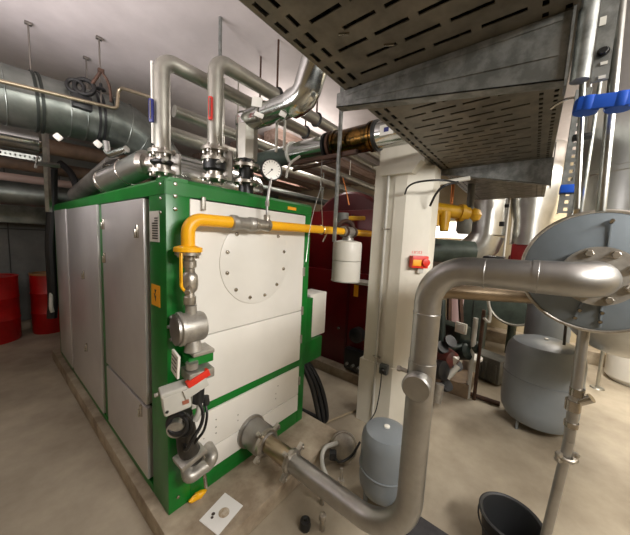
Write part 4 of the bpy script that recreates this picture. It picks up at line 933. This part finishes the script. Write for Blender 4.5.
b = BM(); sweep(b, [oz(.03, 432, 384), oz(.03, 470, 394), oz(.03, 500, 404)], .025, 10); single('floor_rail', b, RUST, 'long reddish rail on the floor in front of the pump assembly', 'rail')
t = thing('round_hatch', 'dark green round vessel end behind the upright pipes', 'vessel', od(4.2, 515, 312))
part('shell', lathe(BM(), [(0,0),(.31,.02),(.33,.04),(.33,.4),(0,.42)], od(4.1, 515, 303), V((ray(515,303)).normalized()), 36), GREENBROWN, t)
q = od(4.3, 515, 303); part('support_leg', cyl(BM(), q, V((q.x, q.y, 0)), .06, 14), GREENBROWN, t)
part('band', torus(BM(), od(4.08, 515, 303), ray(515,303), .33, .018, 36, 8), CHROMED, t)
t = thing('inspection_stand', 'thin upright stand rod with small foot near the right wall', 'stand', oz(0, 597, 388))
q = oz(0, 597, 388); part('rod', cyl(BM(), q, q+V((0,0,2.0)), .018, 10), CHROMED, t); part('foot', lathe(BM(), [(.07,0),(.06,.015),(.02,.02)], q, (0,0,1), 18), CHROMED, t)
q = V((4.75, -2.62, 0)); t = thing('white_cylinder', 'white insulated cylinder standing at the right edge near the wall', 'cylinder', q)
part('jacket', lathe(BM(), [(.22,0),(.27,.06),(.27,1.3),(.2,1.36),(0,1.37)], q, (0,0,1), 32), WHT, t)

# red drums at left
for (px, py, R_, H_, lab) in ((-14, 338, .31, .95, 'larger red drum against the back wall at the left edge'), (48, 333, .20, .96, 'smaller red drum with pale rim behind the boiler corner')):
    q = oz(0, px, py); q = q + V((.04, .12, 0)) ; q.y = min(q.y, Y1-.12-R_)
    t = thing('red_drum', lab, 'drum', q, 'red drums by the back wall')
    part('body', lathe(BM(), [(R_-.01,0),(R_,.02),(R_,H_*.33),(R_+.008,H_*.345),(R_,H_*.36),(R_,H_*.66),(R_+.008,H_*.675),(R_,H_*.69),(R_,H_-.03),(R_-.01,H_-.03)], q, (0,0,1), 40), RED, t)
    part('rim', lathe(BM(), [(R_+.004,H_-.03),(R_+.008,H_),(R_-.03,H_),(R_-.03,H_-.015),(0,H_-.012)], q, (0,0,1), 40), RED if R_ > .28 else mat('tan_rim', (150,112,72), .5), t)
b = BM(); wb(b, -.95, 1.5, Y1-.45, Y1-.02, 1.72, 2.0, .01); single('duct_casing', b, GALV, 'long grey rectangular duct casing high on the back wall', 'duct')

# ------------------------------------------------------------------ soffit boards and lamps at the back
b = BM()
for k in range(8): wb(b, 2.1, X1, 1.5+k*.42, 1.5+k*.42+.28, 3.06, CZ)
sf = struct('trim_4', b, BEAMM)
TUBE = emis('lamp_tube', (255,232,224), 6.0)
for i, (y, lab) in enumerate(((1.85, 'fluorescent tube lamp nearest, on the ceiling behind the maroon boiler'), (2.69, 'fluorescent tube lamp in the middle of the rear ceiling'), (3.53, 'fluorescent tube lamp farthest back on the ceiling'))):
    t = thing('fluorescent_lamp', lab, 'lamp', (3.6, y, 2.9), 'fluorescent lamps on the rear ceiling')
    part('housing', wb(BM(), 2.5, 4.9, y-.05, y+.05, 3.12, CZ, .008), WHT, t)
    part('tube', cyl(BM(), (2.55, y, 3.10), (4.85, y, 3.10), .018, 14), TUBE, t)

# ------------------------------------------------------------------ lights: room lamps, plus unseen upward fills added to brighten the ceiling
def lamp(name, loc, size, power, col, target=None, sy=.25):
    l = bpy.data.lights.new(name, 'AREA'); l.shape = 'RECTANGLE'; l.size = size; l.size_y = sy; l.energy = power; l.color = col
    o = bpy.data.objects.new(name, l); COL.objects.link(o); o.location = loc
    if target is not None:
        o.rotation_euler = (V(target)-V(loc)).to_track_quat('-Z', 'Y').to_euler()
    return o
WARM = (1, .97, .925)
def batten(name, loc, power, col, length=1.5, tgt=None, upl=.5):
    lamp(name, loc, length, power, col, tgt)
    lamp(name+'_upward', (loc[0], loc[1], min(loc[2], CZ-.45)), length, power*upl, col, (loc[0], loc[1]+.001, CZ))  # upward fill added with each batten to lighten the ceiling
batten('lamp_front', (.35, -3.0, 2.55), 88, WARM, 1.4, (1.3, 0, .9), .25)
batten('lamp_aisle', (2.3, -2.8, 2.9), 55, (1, .95, .87), 1.5, None, .3)
batten('lamp_rear_right', (4.4, -2.3, 2.9), 75, (1, .95, .87), 1.5, None, .3)
lamp('lamp_left', (-1.5, .9, 2.75), 1.3, 5, (1, .95, .95))
lamp('lamp_left_upward', (-1.15, .7, 2.25), 1.6, 42, (1, .95, .96), (-.5, 1.1, CZ), .5)  # unseen fill aimed upward, added to brighten the left ceiling
batten('lamp_far_left', (-1.9, 3.4, 2.8), 3, (1, .95, .94), 1.2, None, 5)
batten('lamp_middle', (2.0, 1.0, 2.9), 14, (1, .93, .86), 1.2, None, .8)

w = bpy.data.worlds.new('world'); SC.world = w; w.use_nodes = True
w.node_tree.nodes['Background'].inputs['Color'].default_value = (.5, .47, .44, 1)
w.node_tree.nodes['Background'].inputs['Strength'].default_value = .05
SC.view_settings.view_transform = 'Standard'; SC.view_settings.look = 'None'
SC.view_settings.exposure = 0; SC.view_settings.gamma = 1; SC.view_settings.use_curve_mapping = False
